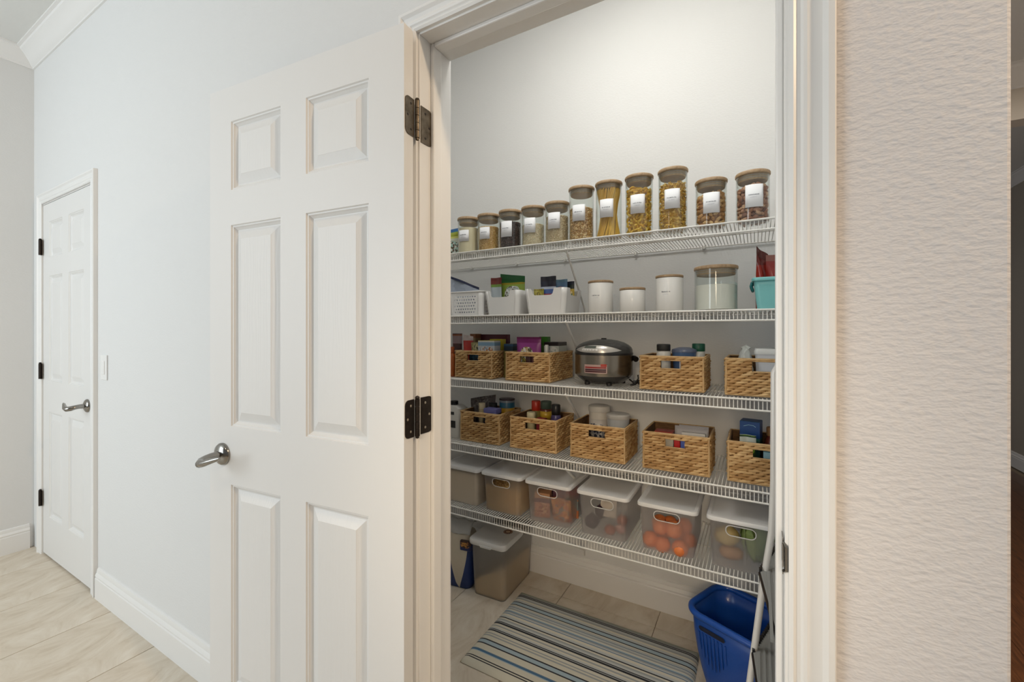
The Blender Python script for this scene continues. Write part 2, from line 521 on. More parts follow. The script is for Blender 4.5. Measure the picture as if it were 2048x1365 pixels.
def jambs(root, x0, x1, zt, y0, y1, stop=None):
    for a, c in ((x0 - 0.019, x0), (x1, x1 + 0.019)):
        b = MB(); b.box(a, c, y0, y1, 0, zt + 0.019); b.build('jamb', M['trim'], root, bevel=0.0015)
    b = MB(); b.box(x0, x1, y0, y1, zt, zt + 0.019); b.build('jamb', M['trim'], root, bevel=0.0015)
    if stop:
        ya, yb = stop
        for a, c in ((x0, x0 + 0.011), (x1 - 0.011, x1)):
            b = MB(); b.box(a, c, ya, yb, 0, zt); b.build('door_stop', M['trim'], root, bevel=0.003)
        b = MB(); b.box(x0 + 0.011, x1 - 0.011, ya, yb, zt - 0.011, zt); b.build('door_stop', M['trim'], root, bevel=0.003)
frame = structure(thing('trim_2', (0, 0, 0), None, None))
casing(frame, XJ0 - 0.005, XJ1 + 0.005, ZJ + 0.005, YW, 0.052, 0.060, 0.052)
jambs(frame, XJ0, XJ1, ZJ, YW - 0.001, YJ + 0.004, (YW + 0.040, YW + 0.072))
# pantry-side casing edge
for a, c in ((XJ0 - 0.06, XJ0 - 0.004), (XJ1 + 0.004, XJ1 + 0.06)):
    b = MB(); b.box(a, c, YJ, YJ + 0.014, 0, ZJ + 0.06); b.build('casing', M['trim'], frame, bevel=0.003)
# strike plate on the latch jamb
b = MB(); b.prism([(-0.006, -0.033), (0.006, -0.033), (0.006, 0.033), (-0.006, 0.033)], 0, 0.002)
sp = MB(); sp.poly([[(0, 0.906), (0.030, 0.906), (0.030, 0.964), (0, 0.964)], stadium(0.016, 0.935, 0.013, 0.028, 0.003)], lambda u, v: (XJ1 - 0.0015, YW + 0.003 + u, v))
sp.tube([(XJ1 - 0.001, YW + 0.002, 0.912), (XJ1 + 0.002, YW - 0.005, 0.916), (XJ1 + 0.002, YW - 0.005, 0.954), (XJ1 - 0.001, YW + 0.002, 0.958)], 0.003, 6)
strike = sp.build('strike_plate', M['nickel'], frame, solid=0.0015)
b = MB(); b.box(XJ1 - 0.0004, XJ1 + 0.006, YW + 0.013, YW + 0.026, 0.922, 0.948); b.build('latch_hole', M['black'], strike)

# ------------------------------------------------------------------ six-panel doors
PXB = [(0.102, 0.318), (0.417, 0.636)]
PZB = [(0.235, 0.841), (1.016, 1.619), (1.724, 1.930)]
RINGS = [(0, 0), (0.0025, 0.0035), (0.006, 0.0040), (0.0085, 0.0075), (0.0145, 0.0125), (0.0175, 0.0125), (0.043, 0.0025), (0.0435, 0.0020)]
DW, DH, DT = 0.7446, 2.035, 0.035
def door_meshes():
    leaf = MB()
    xs = [0, PXB[0][0], PXB[0][1], PXB[1][0], PXB[1][1], DW]
    zs = [0.010, PZB[0][0], PZB[0][1], PZB[1][0], PZB[1][1], PZB[2][0], PZB[2][1], DH]
    for i in range(5):
        for j in range(7):
            if i in (1, 3) and j in (1, 3, 5): continue
            leaf.add([(xs[i], 0, zs[j]), (xs[i + 1], 0, zs[j]), (xs[i + 1], 0, zs[j + 1]), (xs[i], 0, zs[j + 1])], [(0, 1, 2, 3)])
    x0, x1, z0, z1 = 0, DW, 0.010, DH
    leaf.add([(x0, 0, z0), (x1, 0, z0), (x1, 0, z1), (x0, 0, z1), (x0, DT, z0), (x1, DT, z0), (x1, DT, z1), (x0, DT, z1)],
             [(4, 7, 6, 5), (0, 4, 5, 1), (1, 5, 6, 2), (2, 6, 7, 3), (3, 7, 4, 0)])
    pans = []
    for (a, c) in PXB:
        for (e, g) in PZB:
            p = MB()
            p.loft([[(a + o, d, e + o), (c - o, d, e + o), (c - o, d, g - o), (a + o, d, g - o)] for o, d in RINGS], cap0=False)
            pans.append(p)
    return leaf, pans
leaf_mb, pan_mbs = door_meshes()
leaf_me = leaf_mb.mesh('door_leaf', M['door'])
pan_mes = [p.mesh('panel', M['doorpanel']) for p in pan_mbs]
def put(me, name, parent, loc=(0, 0, 0)):
    o = bpy.data.objects.new(name, me); COL.objects.link(o); o.parent = parent; o.location = loc; return o
def lever(root, s0, z, sgn):
    """lever handle on the front face at s0 from the door's left edge, pointing along sgn"""
    h = MB()
    h.lathe([(0.0335, 0), (0.0335, 0.004), (0.030, 0.009), (0.022, 0.013), (0.0125, 0.016)], 28)
    h.v = [(x, -zz, y) for x, y, zz in h.v]
    rose = h.build('handle_rose', M['nickel'], root, (s0, -0.0002, z), smooth=40)
    l = MB()
    pts = [(0, -0.012, 0), (0, -0.034, 0), (0, -0.048, -0.002), (0.003 * sgn, -0.062, -0.006), (0.014 * sgn, -0.072, -0.008), (0.034 * sgn, -0.074, -0.004), (0.058 * sgn, -0.070, 0.004), (0.080 * sgn, -0.066, 0.011), (0.090 * sgn, -0.065, 0.014)]
    l.tube(pts, [0.0120, 0.011, 0.0110, 0.0122, 0.0122, 0.0100, 0.0080, 0.0062, 0.0035], 12)
    l.build('lever', M['nickel'], rose, smooth=60)

# pantry door, swung open almost flat against the hall wall
dang = math.atan2(0.75508 - 0.68664, -0.72539 + 1.46681)
door2 = structure(thing('door_2', (-1.46681, 0.68664, 0), None, None, rz=dang))
put(leaf_me, 'door_leaf', door2)
for me in pan_mes: put(me, 'panel', door2)
lever(door2, 0.064, 0.929, 1)
def hinge(root, base, zc, hgt, mat, dark):
    """butt hinge: base maps local (jamb side / door side) coordinates; two leaves, five knuckles, six screws"""
    (jx, jy), (px, py), (ex, ey), (dx, dy) = base
    hg = MB()
    n = 5
    for k in range(n):
        za = zc - hgt / 2 + hgt * k / n + 0.0006; zb = zc - hgt / 2 + hgt * (k + 1) / n - 0.0006
        hg.lathe([(0.0062, za), (0.0062, zb)], 14, (px, py, 0))
    hg.lathe([(0.0045, zc + hgt / 2), (0.0062, zc + hgt / 2 + 0.002), (0.0045, zc + hgt / 2 + 0.006), (0.001, zc + hgt / 2 + 0.008)], 12, (px, py, 0))
    hg.lathe([(0.001, zc - hgt / 2 - 0.006), (0.0045, zc - hgt / 2 - 0.004), (0.0045, zc - hgt / 2)], 12, (px, py, 0))
    h = hg.build('hinge', mat, root, smooth=40)
    def leafp(a, c, nx, ny):
        # plate from a to c (plan points), standing zc +- hgt/2, rounded free corners, pushed along (nx, ny)
        L = math.hypot(c[0] - a[0], c[1] - a[1]); r = 0.012
        out = [(0, -hgt / 2), (L - r, -hgt / 2)] + [(L - r + r * math.sin(q), -hgt / 2 + r - r * math.cos(q)) for q in (PI / 8, PI / 4, 3 * PI / 8)] + [(L, -hgt / 2 + r), (L, hgt / 2 - r)]
        out += [(L - r + r * math.cos(q), hgt / 2 - r + r * math.sin(q)) for q in (PI / 8, PI / 4, 3 * PI / 8)] + [(L - r, hgt / 2), (0, hgt / 2)]
        ux, uy = (c[0] - a[0]) / L, (c[1] - a[1]) / L
        lf = MB(); m = len(out)
        vs = [(a[0] + ux * u + nx * t, a[1] + uy * u + ny * t, zc + v) for t in (0, 0.0022) for u, v in out]
        lf.add(vs, [tuple(range(m)), tuple(range(2 * m - 1, m - 1, -1))] + [(k, (k + 1) % m, (k + 1) % m + m, k + m) for k in range(m)])
        lo = lf.build('hinge_leaf', mat, h)
        for (u, v) in ((L * 0.38, hgt * 0.34), (L * 0.74, 0.0), (L * 0.38, -hgt * 0.34)):
            sc = MB()
            c0 = Vector((a[0] + ux * u + nx * 0.0021, a[1] + uy * u + ny * 0.0021, zc + v))
            sc.tube([c0, c0 + Vector((nx, ny, 0)) * 0.0009], [0.0034, 0.0026], 10)
            sc.build('screw', dark, h)
    return h, leafp
dd = Vector((math.cos(dang), math.sin(dang))); dn = Vector((-dd.y, dd.x))
# hinges belong to the frame (jamb leaf) and swing with the door; built in world axes under the frame
for zc, mt, sc in ((1.822, M['bronze'], M['darkbronze']), (1.088, M['darkbronze'], M['screw'])):
    pin = (-0.7235, 0.799)
    h, leafp = hinge(frame, ((0, 0), pin, (0, 0), (0, 0)), zc, 0.092, mt, sc)
    leafp((XJ0, YW + 0.002), (XJ0, YW + 0.044), 1, 0)
    e0 = Vector((-0.72539, 0.75508)) + dn * 0.036; e1 = Vector((-0.72539, 0.75508)) + dn * 0.003
    leafp(tuple(e0), tuple(e1), dd.x, dd.y)

# closed closet door at the end of the hall
door1 = structure(thing('door_1', (-3.6205, YW - 0.002, 0), None, None))
put(leaf_me, 'door_leaf', door1)
for me in pan_mes: put(me, 'panel', door1)
lever(door1, 0.690, 0.925, -1)
fr1 = structure(thing('trim_3', (0, 0, 0), None, None))
casing(fr1, -3.624, -2.866, 2.045, YW, 0.052, 0.058, 0.055)
b = MB(); b.box(-3.635, -3.6225, YW, YJ, 0, 2.058); b.build('jamb', M['trim'], fr1)
b = MB(); b.box(-2.8725, -2.855, YW, YJ, 0, 2.058); b.build('jamb', M['trim'], fr1)
b = MB(); b.box(-3.6225, -2.8725, YW, YJ, 2.040, 2.058); b.build('jamb', M['trim'], fr1)
for zc in (1.79, 1.068, 0.328):
    h = MB(); h.lathe([(0.0075, -0.044), (0.0075, 0.044)], 12); h.lathe([(0.003, 0.044), (0.0075, 0.046), (0.004, 0.052)], 12)
    h.box(-0.014, 0.0, 0.004, 0.007, -0.044, 0.044); h.box(0.0, 0.014, 0.004, 0.007, -0.044, 0.044)
    h.build('hinge', M['darkbronze'], fr1, (-3.6225, YW - 0.014, zc), smooth=40)
# light switch
sw = thing('light_switch', (-2.720, YW, 1.127), 'white rocker light switch on the hall wall beside the closet door', 'light switch')
b = MB(); b.box(-0.036, 0.036, -0.006, 0, -0.060, 0.060); b.build('switch_plate', M['switch'], sw, bevel=0.003)
b = MB(); b.prism([(-0.017, -0.033), (0.017, -0.033), (0.017, 0.033), (-0.017, 0.033)], -0.009, -0.005); b.build('rocker', M['switch'], sw, bevel=0.002)

# the room past the wall's end
w = MB(); w.box(2.16, 2.28, -0.5, 7.0, 0, 2.88); structure(w.build('wall_side_room', pbr('grey_wall_paint', (168, 160, 148), 0.8)))
w = MB(); w.box(0.30, 2.28, 6.9, 7.0, 0, 2.88); structure(w.build('wall_side_room_back', bpy.data.materials['grey_wall_paint']))
b = MB(); b.loft([[(2.16 - t, y, z) for t, z in BASE] for y in (0.5, 6.9)]); structure(b.build('baseboard_side_room', M['trim'], smooth=30))
w = MB(); w.box(0.30, 2.16, 3.34, 3.46, 2.44, 2.88); structure(w.build('wall_side_room_header', pbr('cream_wall_paint', (214, 205, 192), 0.8)))
b = MB()
b.loft([[(x, 3.34 - t, 2.72 + z * 1.35) for t, z in CROWN] for x in (0.30, 2.16)])
structure(b.build('trim_4', M['trim'], smooth=25))
b = MB(); b.loft([[(2.16 - t, y, 2.78 + z) for t, z in CROWN] for y in (3.46, 6.9)]); structure(b.build('trim_5', M['trim'], smooth=25))

# ------------------------------------------------------------------ wire shelves
YF, SX0, SX1 = 1.665, -1.795, 0.185
PITCH = 0.0125
wire_mb = MB()
wire_mb.tube([(0, YB - 0.004, 0), (0, YF + 0.001, 0), (0, YF + 0.0005, -0.004), (0, YF + 0.0005, -0.036)], 0.0017, 6)
wire_me = wire_mb.mesh('wire', M['wire'], 60)
ORD = {1: 'topmost', 2: 'second from the top', 3: 'middle', 4: 'second from the bottom', 5: 'lowest'}
WHAT = {1: 'glass jars', 2: 'white canisters and bins', 3: 'the rice cooker and baskets', 4: 'five woven baskets', 5: 'lidded plastic bins'}
for k in range(1, 6):
    sh = thing('wire_shelf', (0, 0, S[k] - 0.0015), 'white wire shelf holding %s, the %s one' % (WHAT[k], ORD[k]), 'shelf', 'white wire shelves in the pantry')
    for nm, y, z, r in (('front_rail', YF - 0.0036, -0.0008, 0.0036), ('lip_rail', YF - 0.0036, -0.036, 0.0036), ('back_rail', YB - 0.010, -0.0045, 0.003), ('cross_rail', YF + 0.19, -0.0040, 0.0024)):
        b = MB(); b.tube([(SX0, y, z), (SX1, y, z)], r, 8); b.build(nm, M['wire'], sh, smooth=60)
    n = int((SX1 - SX0) / PITCH)
    for i in range(n):
        put(wire_me, 'wire', sh, (SX0 + 0.004 + i * PITCH, 0, 0))
    # diagonal support struts with a foot on the wall
    for xb in (-0.690, -1.56):
        b = MB()
        a0, a1 = Vector((xb, YF + 0.004, -0.035)), Vector((xb - 0.066, YB - 0.006, -0.262))
        b.tube([a0 + Vector((0, -0.006, 0.004)), a0, a1, a1 + Vector((0, 0.003, -0.03))], 0.0078, 8, sy=0.5)
        b.build('strut', M['wire'], sh, smooth=50)
    for xb in (-1.45, -1.15, -0.86, -0.5, -0.2, 0.10):
        b = MB(); b.box(xb - 0.006, xb + 0.006, YB - 0.016, YB - 0.0005, -0.013, 0.004); b.build('wall_clip', M['wire'], sh, bevel=0.002)

# ------------------------------------------------------------------ small-piece fillings
def ico():
    bm = bmesh.new(); bmesh.ops.create_icosphere(bm, subdivisions=1, radius=1.0)
    v = [tuple(p.co) for p in bm.verts]; f = [tuple(q.index for q in fc.verts) for fc in bm.faces]
    bm.free(); return v, f
ICO = ico()
OCT = ([(1, 0, 0), (-1, 0, 0), (0, 1, 0), (0, -1, 0), (0, 0, 1), (0, 0, -1)], [(0, 2, 4), (2, 1, 4), (1, 3, 4), (3, 0, 4), (2, 0, 5), (1, 2, 5), (3, 1, 5), (0, 3, 5)])
def curl(turn=4.6, r=0.62, t=0.34, n=9, m=5, rise=0.5):
    mb = MB(); mb.tube([(r * math.cos(turn * k / (n - 1)), r * math.sin(turn * k / (n - 1)), rise * (k / (n - 1) - 0.5)) for k in range(n)], t, m)
    return mb.v, mb.f
CURL = curl()
def bow():
    v = [(-1, 0.1, -0.62), (-1, -0.1, 0), (-1, 0.1, 0.62), (0, 0.16, -0.16), (0, -0.2, 0), (0, 0.16, 0.16), (1, 0.1, -0.62), (1, -0.1, 0), (1, 0.1, 0.62)]
    f = [(0, 3, 4, 1), (1, 4, 5, 2), (3, 6, 7, 4), (4, 7, 8, 5)]
    v2 = [(x, y + 0.16, z) for x, y, z in v]
    fs = f + [tuple(i + 9 for i in reversed(q)) for q in f] + [(0, 9, 12, 3), (3, 12, 15, 6), (2, 5, 14, 11), (5, 8, 17, 14), (0, 1, 10, 9), (1, 2, 11, 10), (6, 15, 16, 7), (7, 16, 17, 8)]
    return v + v2, fs
BOW = bow()
def scatter(mb, shape, p, size, rnd, stretch=(1, 1, 1), jit=0.15):
    R = Matrix.Rotation(rnd.random() * 6.28, 3, 'Z') @ Matrix.Rotation(rnd.random() * 6.28, 3, 'X') @ Matrix.Rotation(rnd.random() * 6.28, 3, 'Y')
    sz = size * (1 + rnd.uniform(-jit, jit))
    vs = []
    for x, y, z in shape[0]:
        q = R @ Vector((x * stretch[0] * sz, y * stretch[1] * sz, z * stretch[2] * sz))
        vs.append((p[0] + q.x, p[1] + q.y, p[2] + q.z))
    mb.add(vs, shape[1], rnd.random())
def fill_round(r, h, shape, size, seed, stretch=(1, 1, 1), step=None, mound=0.0, core=0.55, jit=0.15):
    """pieces packed in the skin of a cylinder of radius r, height h, over a plain core of the same stuff"""
    rnd = random.Random(seed); mb = MB(); st = step or size * 1.65
    def top(x, y): return h + mound * (1 - (x * x + y * y) / (r * r)) + mound * 0.35 * math.sin(x * 70 + seed) 
    rr = r - size * 0.62
    n = max(8, int(2 * PI * rr / st)); rows = max(1, int((h - size) / st) + 1)
    for j in range(rows):
        for i in range(n):
            a = 2 * PI * (i + 0.5 * (j % 2) + rnd.uniform(-.2, .2)) / n
            q = rr - rnd.random() * size * 0.5
            scatter(mb, shape, (q * math.cos(a), q * math.sin(a), size * 0.75 + j * st + rnd.uniform(-.2, .2) * st), size, rnd, stretch, jit)
    q = rr - st * 0.3
    while q > -st:
        m = max(1, int(2 * PI * max(q, 0.001) / st))
        for i in range(m):
            a = 2 * PI * (i + rnd.random()) / m; x, y = max(q, 0) * math.cos(a), max(q, 0) * math.sin(a)
            scatter(mb, shape, (x, y, top(x, y) - size * 0.6), size, rnd, stretch, jit)
        q -= st
    mb.v = [((x * r / q, y * r / q, z) if (q := math.hypot(x, y)) > r else (x, y, z)) for x, y, z in mb.v]
    k = r - size * 1.3
    prof = [(k, size * 0.3), (k, h - size * 0.9)] + [(k * f, top(k * f, 0) - size * 1.1) for f in (0.6, 0.2)] + [(0.0005, top(0, 0) - size * 1.1)]
    c = MB(); c.lathe(prof, 24)
    mb.add(c.v, c.f, 0.12)
    return mb

def ink_line(mb, x0, x1, z, h, r, seed, strokes):
    """illegible small print: a row of tiny strokes wrapped on radius r (r = None for flat)"""
    rnd = random.Random(seed); x = x0
    dx = (x1 - x0) / strokes
    for k in range(strokes):
        wd = dx * rnd.uniform(0.35, 0.8); hh = h * rnd.uniform(0.6, 1.0); zb = z - h / 2
        xa, xb = x, x + wd
        if r:
            f = lambda xx: -math.sqrt(max(r * r - xx * xx, 0))
            mb.add([(xa, f(xa), zb), (xb, f(xb), zb), (xb, f(xb), zb + hh), (xa, f(xa), zb + hh)], [(0, 1, 2, 3)])
        else:
            mb.add([(xa, 0, zb), (xb, 0, zb), (xb, 0, zb + hh), (xa, 0, zb + hh)], [(0, 1, 2, 3)])
        x += dx

# ------------------------------------------------------------------ glass jars on the top shelf
DECK = 0.0032
def glass_profile(r, h):
    return [(0.0005, 0), (r - 0.004, 0), (r, 0.004), (r, h - 0.001), (r - 0.0011, h), (r - 0.0022, h - 0.001), (r - 0.0022, 0.006), (r - 0.006, 0.004), (0.0005, 0.004)]
def lid_meshes(r):
    l = MB()
    l.lathe([(0.0005, -0.020), (r - 0.008, -0.020), (r - 0.0065, -0.018), (r - 0.0065, -0.001), (r + 0.0015, 0.0), (r + 0.0026, 0.002), (r + 0.0026, 0.009), (r + 0.0010, 0.0115), (r - 0.004, 0.0125), (0.0005, 0.0125)], 44)
    s = MB()
    for z in (-0.0125, -0.0055):
        s.tube([((r - 0.0058) * math.cos(q * PI / 18), (r - 0.0058) * math.sin(q * PI / 18), z) for q in range(36)], 0.0018, 5, closed=True)
    return l, s
M['seal'] = clear_mat('silicone_seal', (240, 240, 238), 0.5, (214, 208, 200), 0.4, 0.4)
jar_cache = {}
def jar(x, y, z, r, h, lab, labz, label, group, seed, lx=0.005, labw=0.054):
    root = thing('glass_jar', (x, y, z), label, 'jar', group)
    key = (r, h)
    if key not in jar_cache:
        g = MB(); g.lathe(glass_profile(r, h - 0.0115), 44)
        l, s = lid_meshes(r)
        jar_cache[key] = (g.mesh('glass_body', M['glass'], 40), l.mesh('lid', M['bamboo'], 40), s.mesh('seal', M['seal'], 60))
    a, l, s = jar_cache[key]
    put(a, 'glass_body', root)
    lo = put(l, 'lid', root, (0, 0, h - 0.0115)); put(s, 'seal', lo)
    if lab:
        zb, zt = labz
        rr = r + 0.0005
        p = MB(); n = 8
        xs = [lx - labw / 2 + labw * k / n for k in range(n + 1)]
        f = lambda xx, q=rr: -math.sqrt(max(q * q - xx * xx, 0))
        p.add([(xx, f(xx), zz) for zz in (zb, zt) for xx in xs], [(k, k + 1, k + n + 2, k + n + 1) for k in range(n)])
        lb = p.build('label', M['paper'], root, solid=0.0003, smooth=60)
        t = MB(); ink_line(t, lx - 0.017, lx + 0.016, (zb + zt) / 2 + 0.004, 0.0042, rr + 0.0005, seed, 11)
        t.build('print', M['ink'], lb)
        t = MB(); ink_line(t, lx - 0.012, lx + 0.010, (zb + zt) / 2 - 0.005, 0.0026, rr + 0.0005, seed + 50, 9)
        t.build('print', M['paleink'], lb)
    return root

def ramp_mat(name, a, b_, c): return attr_mat(name, 'tone', [(0, a), (0.5, b_), (1, c)], 0.55)
MF = dict(
    cream=pbr('cream_flour', (226, 210, 178), 0.9, bmp=(300, 0.4, 0.0008)),
    chick=ramp_mat('golden_grain', (206, 160, 88), (232, 192, 122), (244, 212, 150)),
    dark=ramp_mat('dark_grain', (44, 28, 26), (78, 52, 48), (120, 88, 78)),
    oat=ramp_mat('pale_oats', (236, 216, 182), (246, 230, 200), (252, 242, 220)),
    oat2=ramp_mat('tan_oats', (218, 192, 152), (236, 214, 178), (246, 230, 200)),
    barley=ramp_mat('tan_grain', (190, 138, 78), (232, 188, 126), (250, 222, 172)),
    spag=ramp_mat('spaghetti', (218, 164, 56), (238, 188, 78), (248, 208, 112)),
    curlp=ramp_mat('curly_pasta', (222, 164, 44), (240, 194, 74), (248, 212, 104)),
    bowp=ramp_mat('bow_pasta', (214, 160, 50), (238, 192, 82), (248, 212, 118)),
    nut=ramp_mat('walnuts', (160, 104, 54), (206, 154, 94), (232, 190, 132)),
    nut2=ramp_mat('mixed_nuts', (110, 66, 50), (170, 114, 86), (212, 170, 136)),
    flour=pbr('white_flour', (232, 228, 220), 0.95, bmp=(180, 0.5, 0.0015)),
    rolled=ramp_mat('rolled_oats', (196, 154, 94), (224, 188, 128), (240, 212, 160)),
    kibble=pbr('tan_meal', (220, 192, 150), 0.95, var=(18, (204, 172, 128), 0.2), bmp=(160, 0.5, 0.002)),
)
GJ = 'bamboo lidded glass jars on the top shelf'
zj = S[1] + DECK - 0.0015
JARS = [  # x, r, height, fill height, filling, label text
    (-1.239, 0.178, (0.058, 0.112), 'cream', 0.122, 'pale cream flour'),
    (-1.119, 0.178, (0.056, 0.112), 'chick', 0.113, 'golden grain'),
    (-0.999, 0.180, (0.053, 0.125), 'dark', 0.120, 'dark brown grain'),
    (-0.879, 0.180, (0.058, 0.124), 'oat', 0.096, 'pale oats'),
    (-0.761, 0.182, (0.062, 0.132), 'oat2', 0.118, 'tan oats'),
    (-0.648, 0.230, (0.081, 0.149), 'barley', 0.135, 'tan speckled grain'),
    (-0.529, 0.232, (0.080, 0.154), 'spag', 0.195, 'long spaghetti'),
    (-0.405, 0.236, (0.079, 0.153), 'curlp', 0.178, 'yellow curly pasta'),
    (-0.277, 0.238, (0.080, 0.154), 'bowp', 0.178, 'small yellow bow pasta'),
    (-0.143, 0.174, (0.045, 0.119), 'nut', 0.118, 'golden brown walnuts'),
    (-0.009, 0.177, (0.047, 0.125), 'nut2', 0.124, 'reddish brown mixed nuts'),
]
JR = 0.0530
for i, (x, h, lz, kind, fh, words) in enumerate(JARS):
    size = 'tall' if h > 0.2 else 'short'
    jar(x, 1.739, zj, JR, h, True, lz, '%s glass jar with bamboo lid, filled with %s' % (size, words), GJ, i)
    r = JR - 0.003
    if kind == 'cream':
        mb = MB(); mb.lathe([(0.0005, 0), (r, 0.0), (r, fh - 0.001), (r - 0.002, fh), (r * 0.5, fh + 0.002), (0.0005, fh + 0.003)], 36); sm = 40
    elif kind == 'spag':
        rnd = random.Random(4); mb = MB(); sm = 60
        c = MB(); c.lathe([(0.030, 0.0), (0.022, 0.10), (0.028, 0.19)], 20); mb.add(c.v, c.f, 0.5)
        for k in range(300):
            a = rnd.random() * 6.283; q = r * (0.97 if k < 210 else math.sqrt(rnd.random()) * 0.9); tw = 0.9 + rnd.uniform(-.35, .35)
            pts = []
            for t in (0, 0.25, 0.5, 0.75, 1):
                s_ = 0.66 + 0.34 * abs(2 * t - 1) ** 1.3
                if t > 0.5: s_ *= 0.97
                aa = a + tw * (t - 0.5); pts.append((q * s_ * math.cos(aa), q * s_ * math.sin(aa), t * (fh + rnd.uniform(-.004, .004))))
            o = len(mb.v); mb.tube(pts, 0.0012, 4); mb.t.extend([rnd.random()] * (len(mb.v) - o))
    else:
        sm = 50
        prm = dict(chick=(OCT, 0.0036, (1, .8, .8), 0), dark=(OCT, 0.0030, (1, .8, .8), 0), oat=(OCT, 0.0032, (1, .8, .45), 0), oat2=(OCT, 0.0032, (1, .8, .5), 0), barley=(ICO, 0.0043, (1.1, .75, .75), 0),
                   curlp=(CURL, 0.0125, (1, 1, 1), 0.016), bowp=(BOW, 0.0095, (1, 1, 1), 0.018), nut=(ICO, 0.0105, (1.25, .8, .75), 0.01), nut2=(ICO, 0.0095, (1.3, .75, .8), 0.012))[kind]
        mb = fill_round(r, fh - prm[3] * 0.4, prm[0], prm[1], i + 3, prm[2], mound=prm[3], step=prm[1] * (1.5 if kind not in ('curlp', 'bowp') else 1.25), jit=0.25)
        if kind in ('nut', 'nut2'):
            rnd = random.Random(i); mb.v = [(a + rnd.uniform(-.0009, 0), b_ + rnd.uniform(-.0009, .0009), c) for a, b_, c in mb.v]
    o = mb.build(dict(cream='flour', spag='spaghetti', curlp='curly_pasta', bowp='bow_pasta', nut='walnuts', nut2='mixed_nuts', oat='oats', oat2='oats').get(kind, 'grain'), MF[kind], None, (x, 1.739, zj + 0.0045), smooth=sm)
    tag(o, '%s filling a %s bamboo lidded jar' % (words, size), dict(cream='flour', spag='pasta', curlp='pasta', bowp='pasta', nut='nuts', nut2='nuts', oat='oats', oat2='oats').get(kind, 'grain'), None, 'stuff')

# ------------------------------------------------------------------ packages and bottles
def pouch(name, loc, w, h, t, mat, label, cat='pouch', rz=0.0, rx=0.0, group=None, slope=0.0, seal=0.02, sealmat=None, wav=0.004):
    root = thing(name, loc, label, cat, group, rz, rx)
    mb = MB(); nx, nz = 12, 12
    hb = h - seal
    for sgn in (-1, 1):
        vs = []
        for j in range(nz + 1):
            v = j / nz
            for i in range(nx + 1):
                u = i / nx
                th = t / 2 * (math.sin(PI * min(max(u, 0.0), 1)) ** 0.6) * (1 - v ** 3) ** 0.7 * (0.75 + 0.25 * min(1, v * 6))
                zz = hb * v + slope * (u - 0.5) * v
                vs.append(((u - 0.5) * w, sgn * (th + 0.0006) + wav * math.sin(u * 7 + v * 5) * v, zz))
        mb.add(vs, [(j * (nx + 1) + i, j * (nx + 1) + i + 1, (j + 1) * (nx + 1) + i + 1, (j + 1) * (nx + 1) + i) for j in range(nz) for i in range(nx)])
    mb.build('pouch_body', mat, root, smooth=60)
    sl = MB()
    for sgn in (-1, 1):
        vs = []
        for j in range(2):
            for i in range(nx + 1):
                u = i / nx
                vs.append(((u - 0.5) * w, sgn * 0.0009 + wav * math.sin(u * 7 + 5), hb + slope * (u - 0.5) + seal * j - 0.0005))
        sl.add(vs, [(i, i + 1, nx + 2 + i, nx + 1 + i) for i in range(nx)])
    sl.build('seal_strip', sealmat or mat, root, smooth=60)
    return root
def carton(name, loc, w, d, h, mat, label, cat='box', rz=0.0, rx=0.0, group=None, flap=None):
    root = thing(name, loc, label, cat, group, rz, rx)
    b = MB(); b.box(-w / 2, w / 2, -d / 2, d / 2, 0, h); b.build('carton_body', mat, root, bevel=0.0015)
    b = MB(); b.box(-w / 2 + 0.001, w / 2 - 0.001, -d / 2 + 0.001, d / 2 - 0.001, h, h + 0.0012); b.build('top_flap', flap or mat, root)
    return root
def bottle(name, loc, r, h, mat, cap, label, cat='bottle', neck=0.6, caph=0.03, capr=None, group=None, band=None, shoulder=0.75):
    root = thing(name, loc, label, cat, group)
    hb = h - caph
    b = MB(); b.lathe([(0.0005, 0), (r * 0.93, 0), (r, r * 0.1), (r, hb * shoulder), (r * (0.5 + neck / 2), hb * (shoulder + (1 - shoulder) * 0.6)), (r * neck, hb * (shoulder + (1 - shoulder) * 0.85)), (r * neck, hb)], 24)
    bo = b.build('bottle_body', mat, root, smooth=40)
    cr = capr or r * neck * 1.12
    b = MB(); b.lathe([(cr * 0.98, hb - 0.001), (cr, hb), (cr, hb + caph - 0.003), (cr * 0.9, hb + caph), (0.0005, hb + caph)], 24); b.build('cap', cap, root, smooth=40)
    if band:
        z0, z1 = band[1], band[2]
        b = MB(); b.lathe([(r + 0.0004, hb * z0), (r + 0.0004, hb * z1)], 24); b.f = [f for f in b.f if len(f) == 4]
        b.build('label', band[0], bo, smooth=60, solid=0.0003)
    return root
def C(name, c, rough=0.35, **k): return pbr(name, c, rough, **k)

# bag at the far end of the top shelf
z1 = S[1] + DECK - 0.0015
pouch('snack_pouch', (-1.375, 1.775, z1), 0.135, 0.150, 0.05, band_mat('pouch_teal', [(0, (168, 198, 190)), (0.55, (205, 210, 196)), (0.72, (196, 198, 110)), (0.80, (150, 158, 40)), (0.97, (96, 146, 70))], (9, [(190, 214, 206), (150, 196, 186), (96, 80, 62), (226, 228, 222)], 0.05, 0.62)),
      'teal and lime pouch with a blue top seal, partly behind the door jamb', seal=0.016, sealmat=C('seal_blue', (44, 108, 172)))

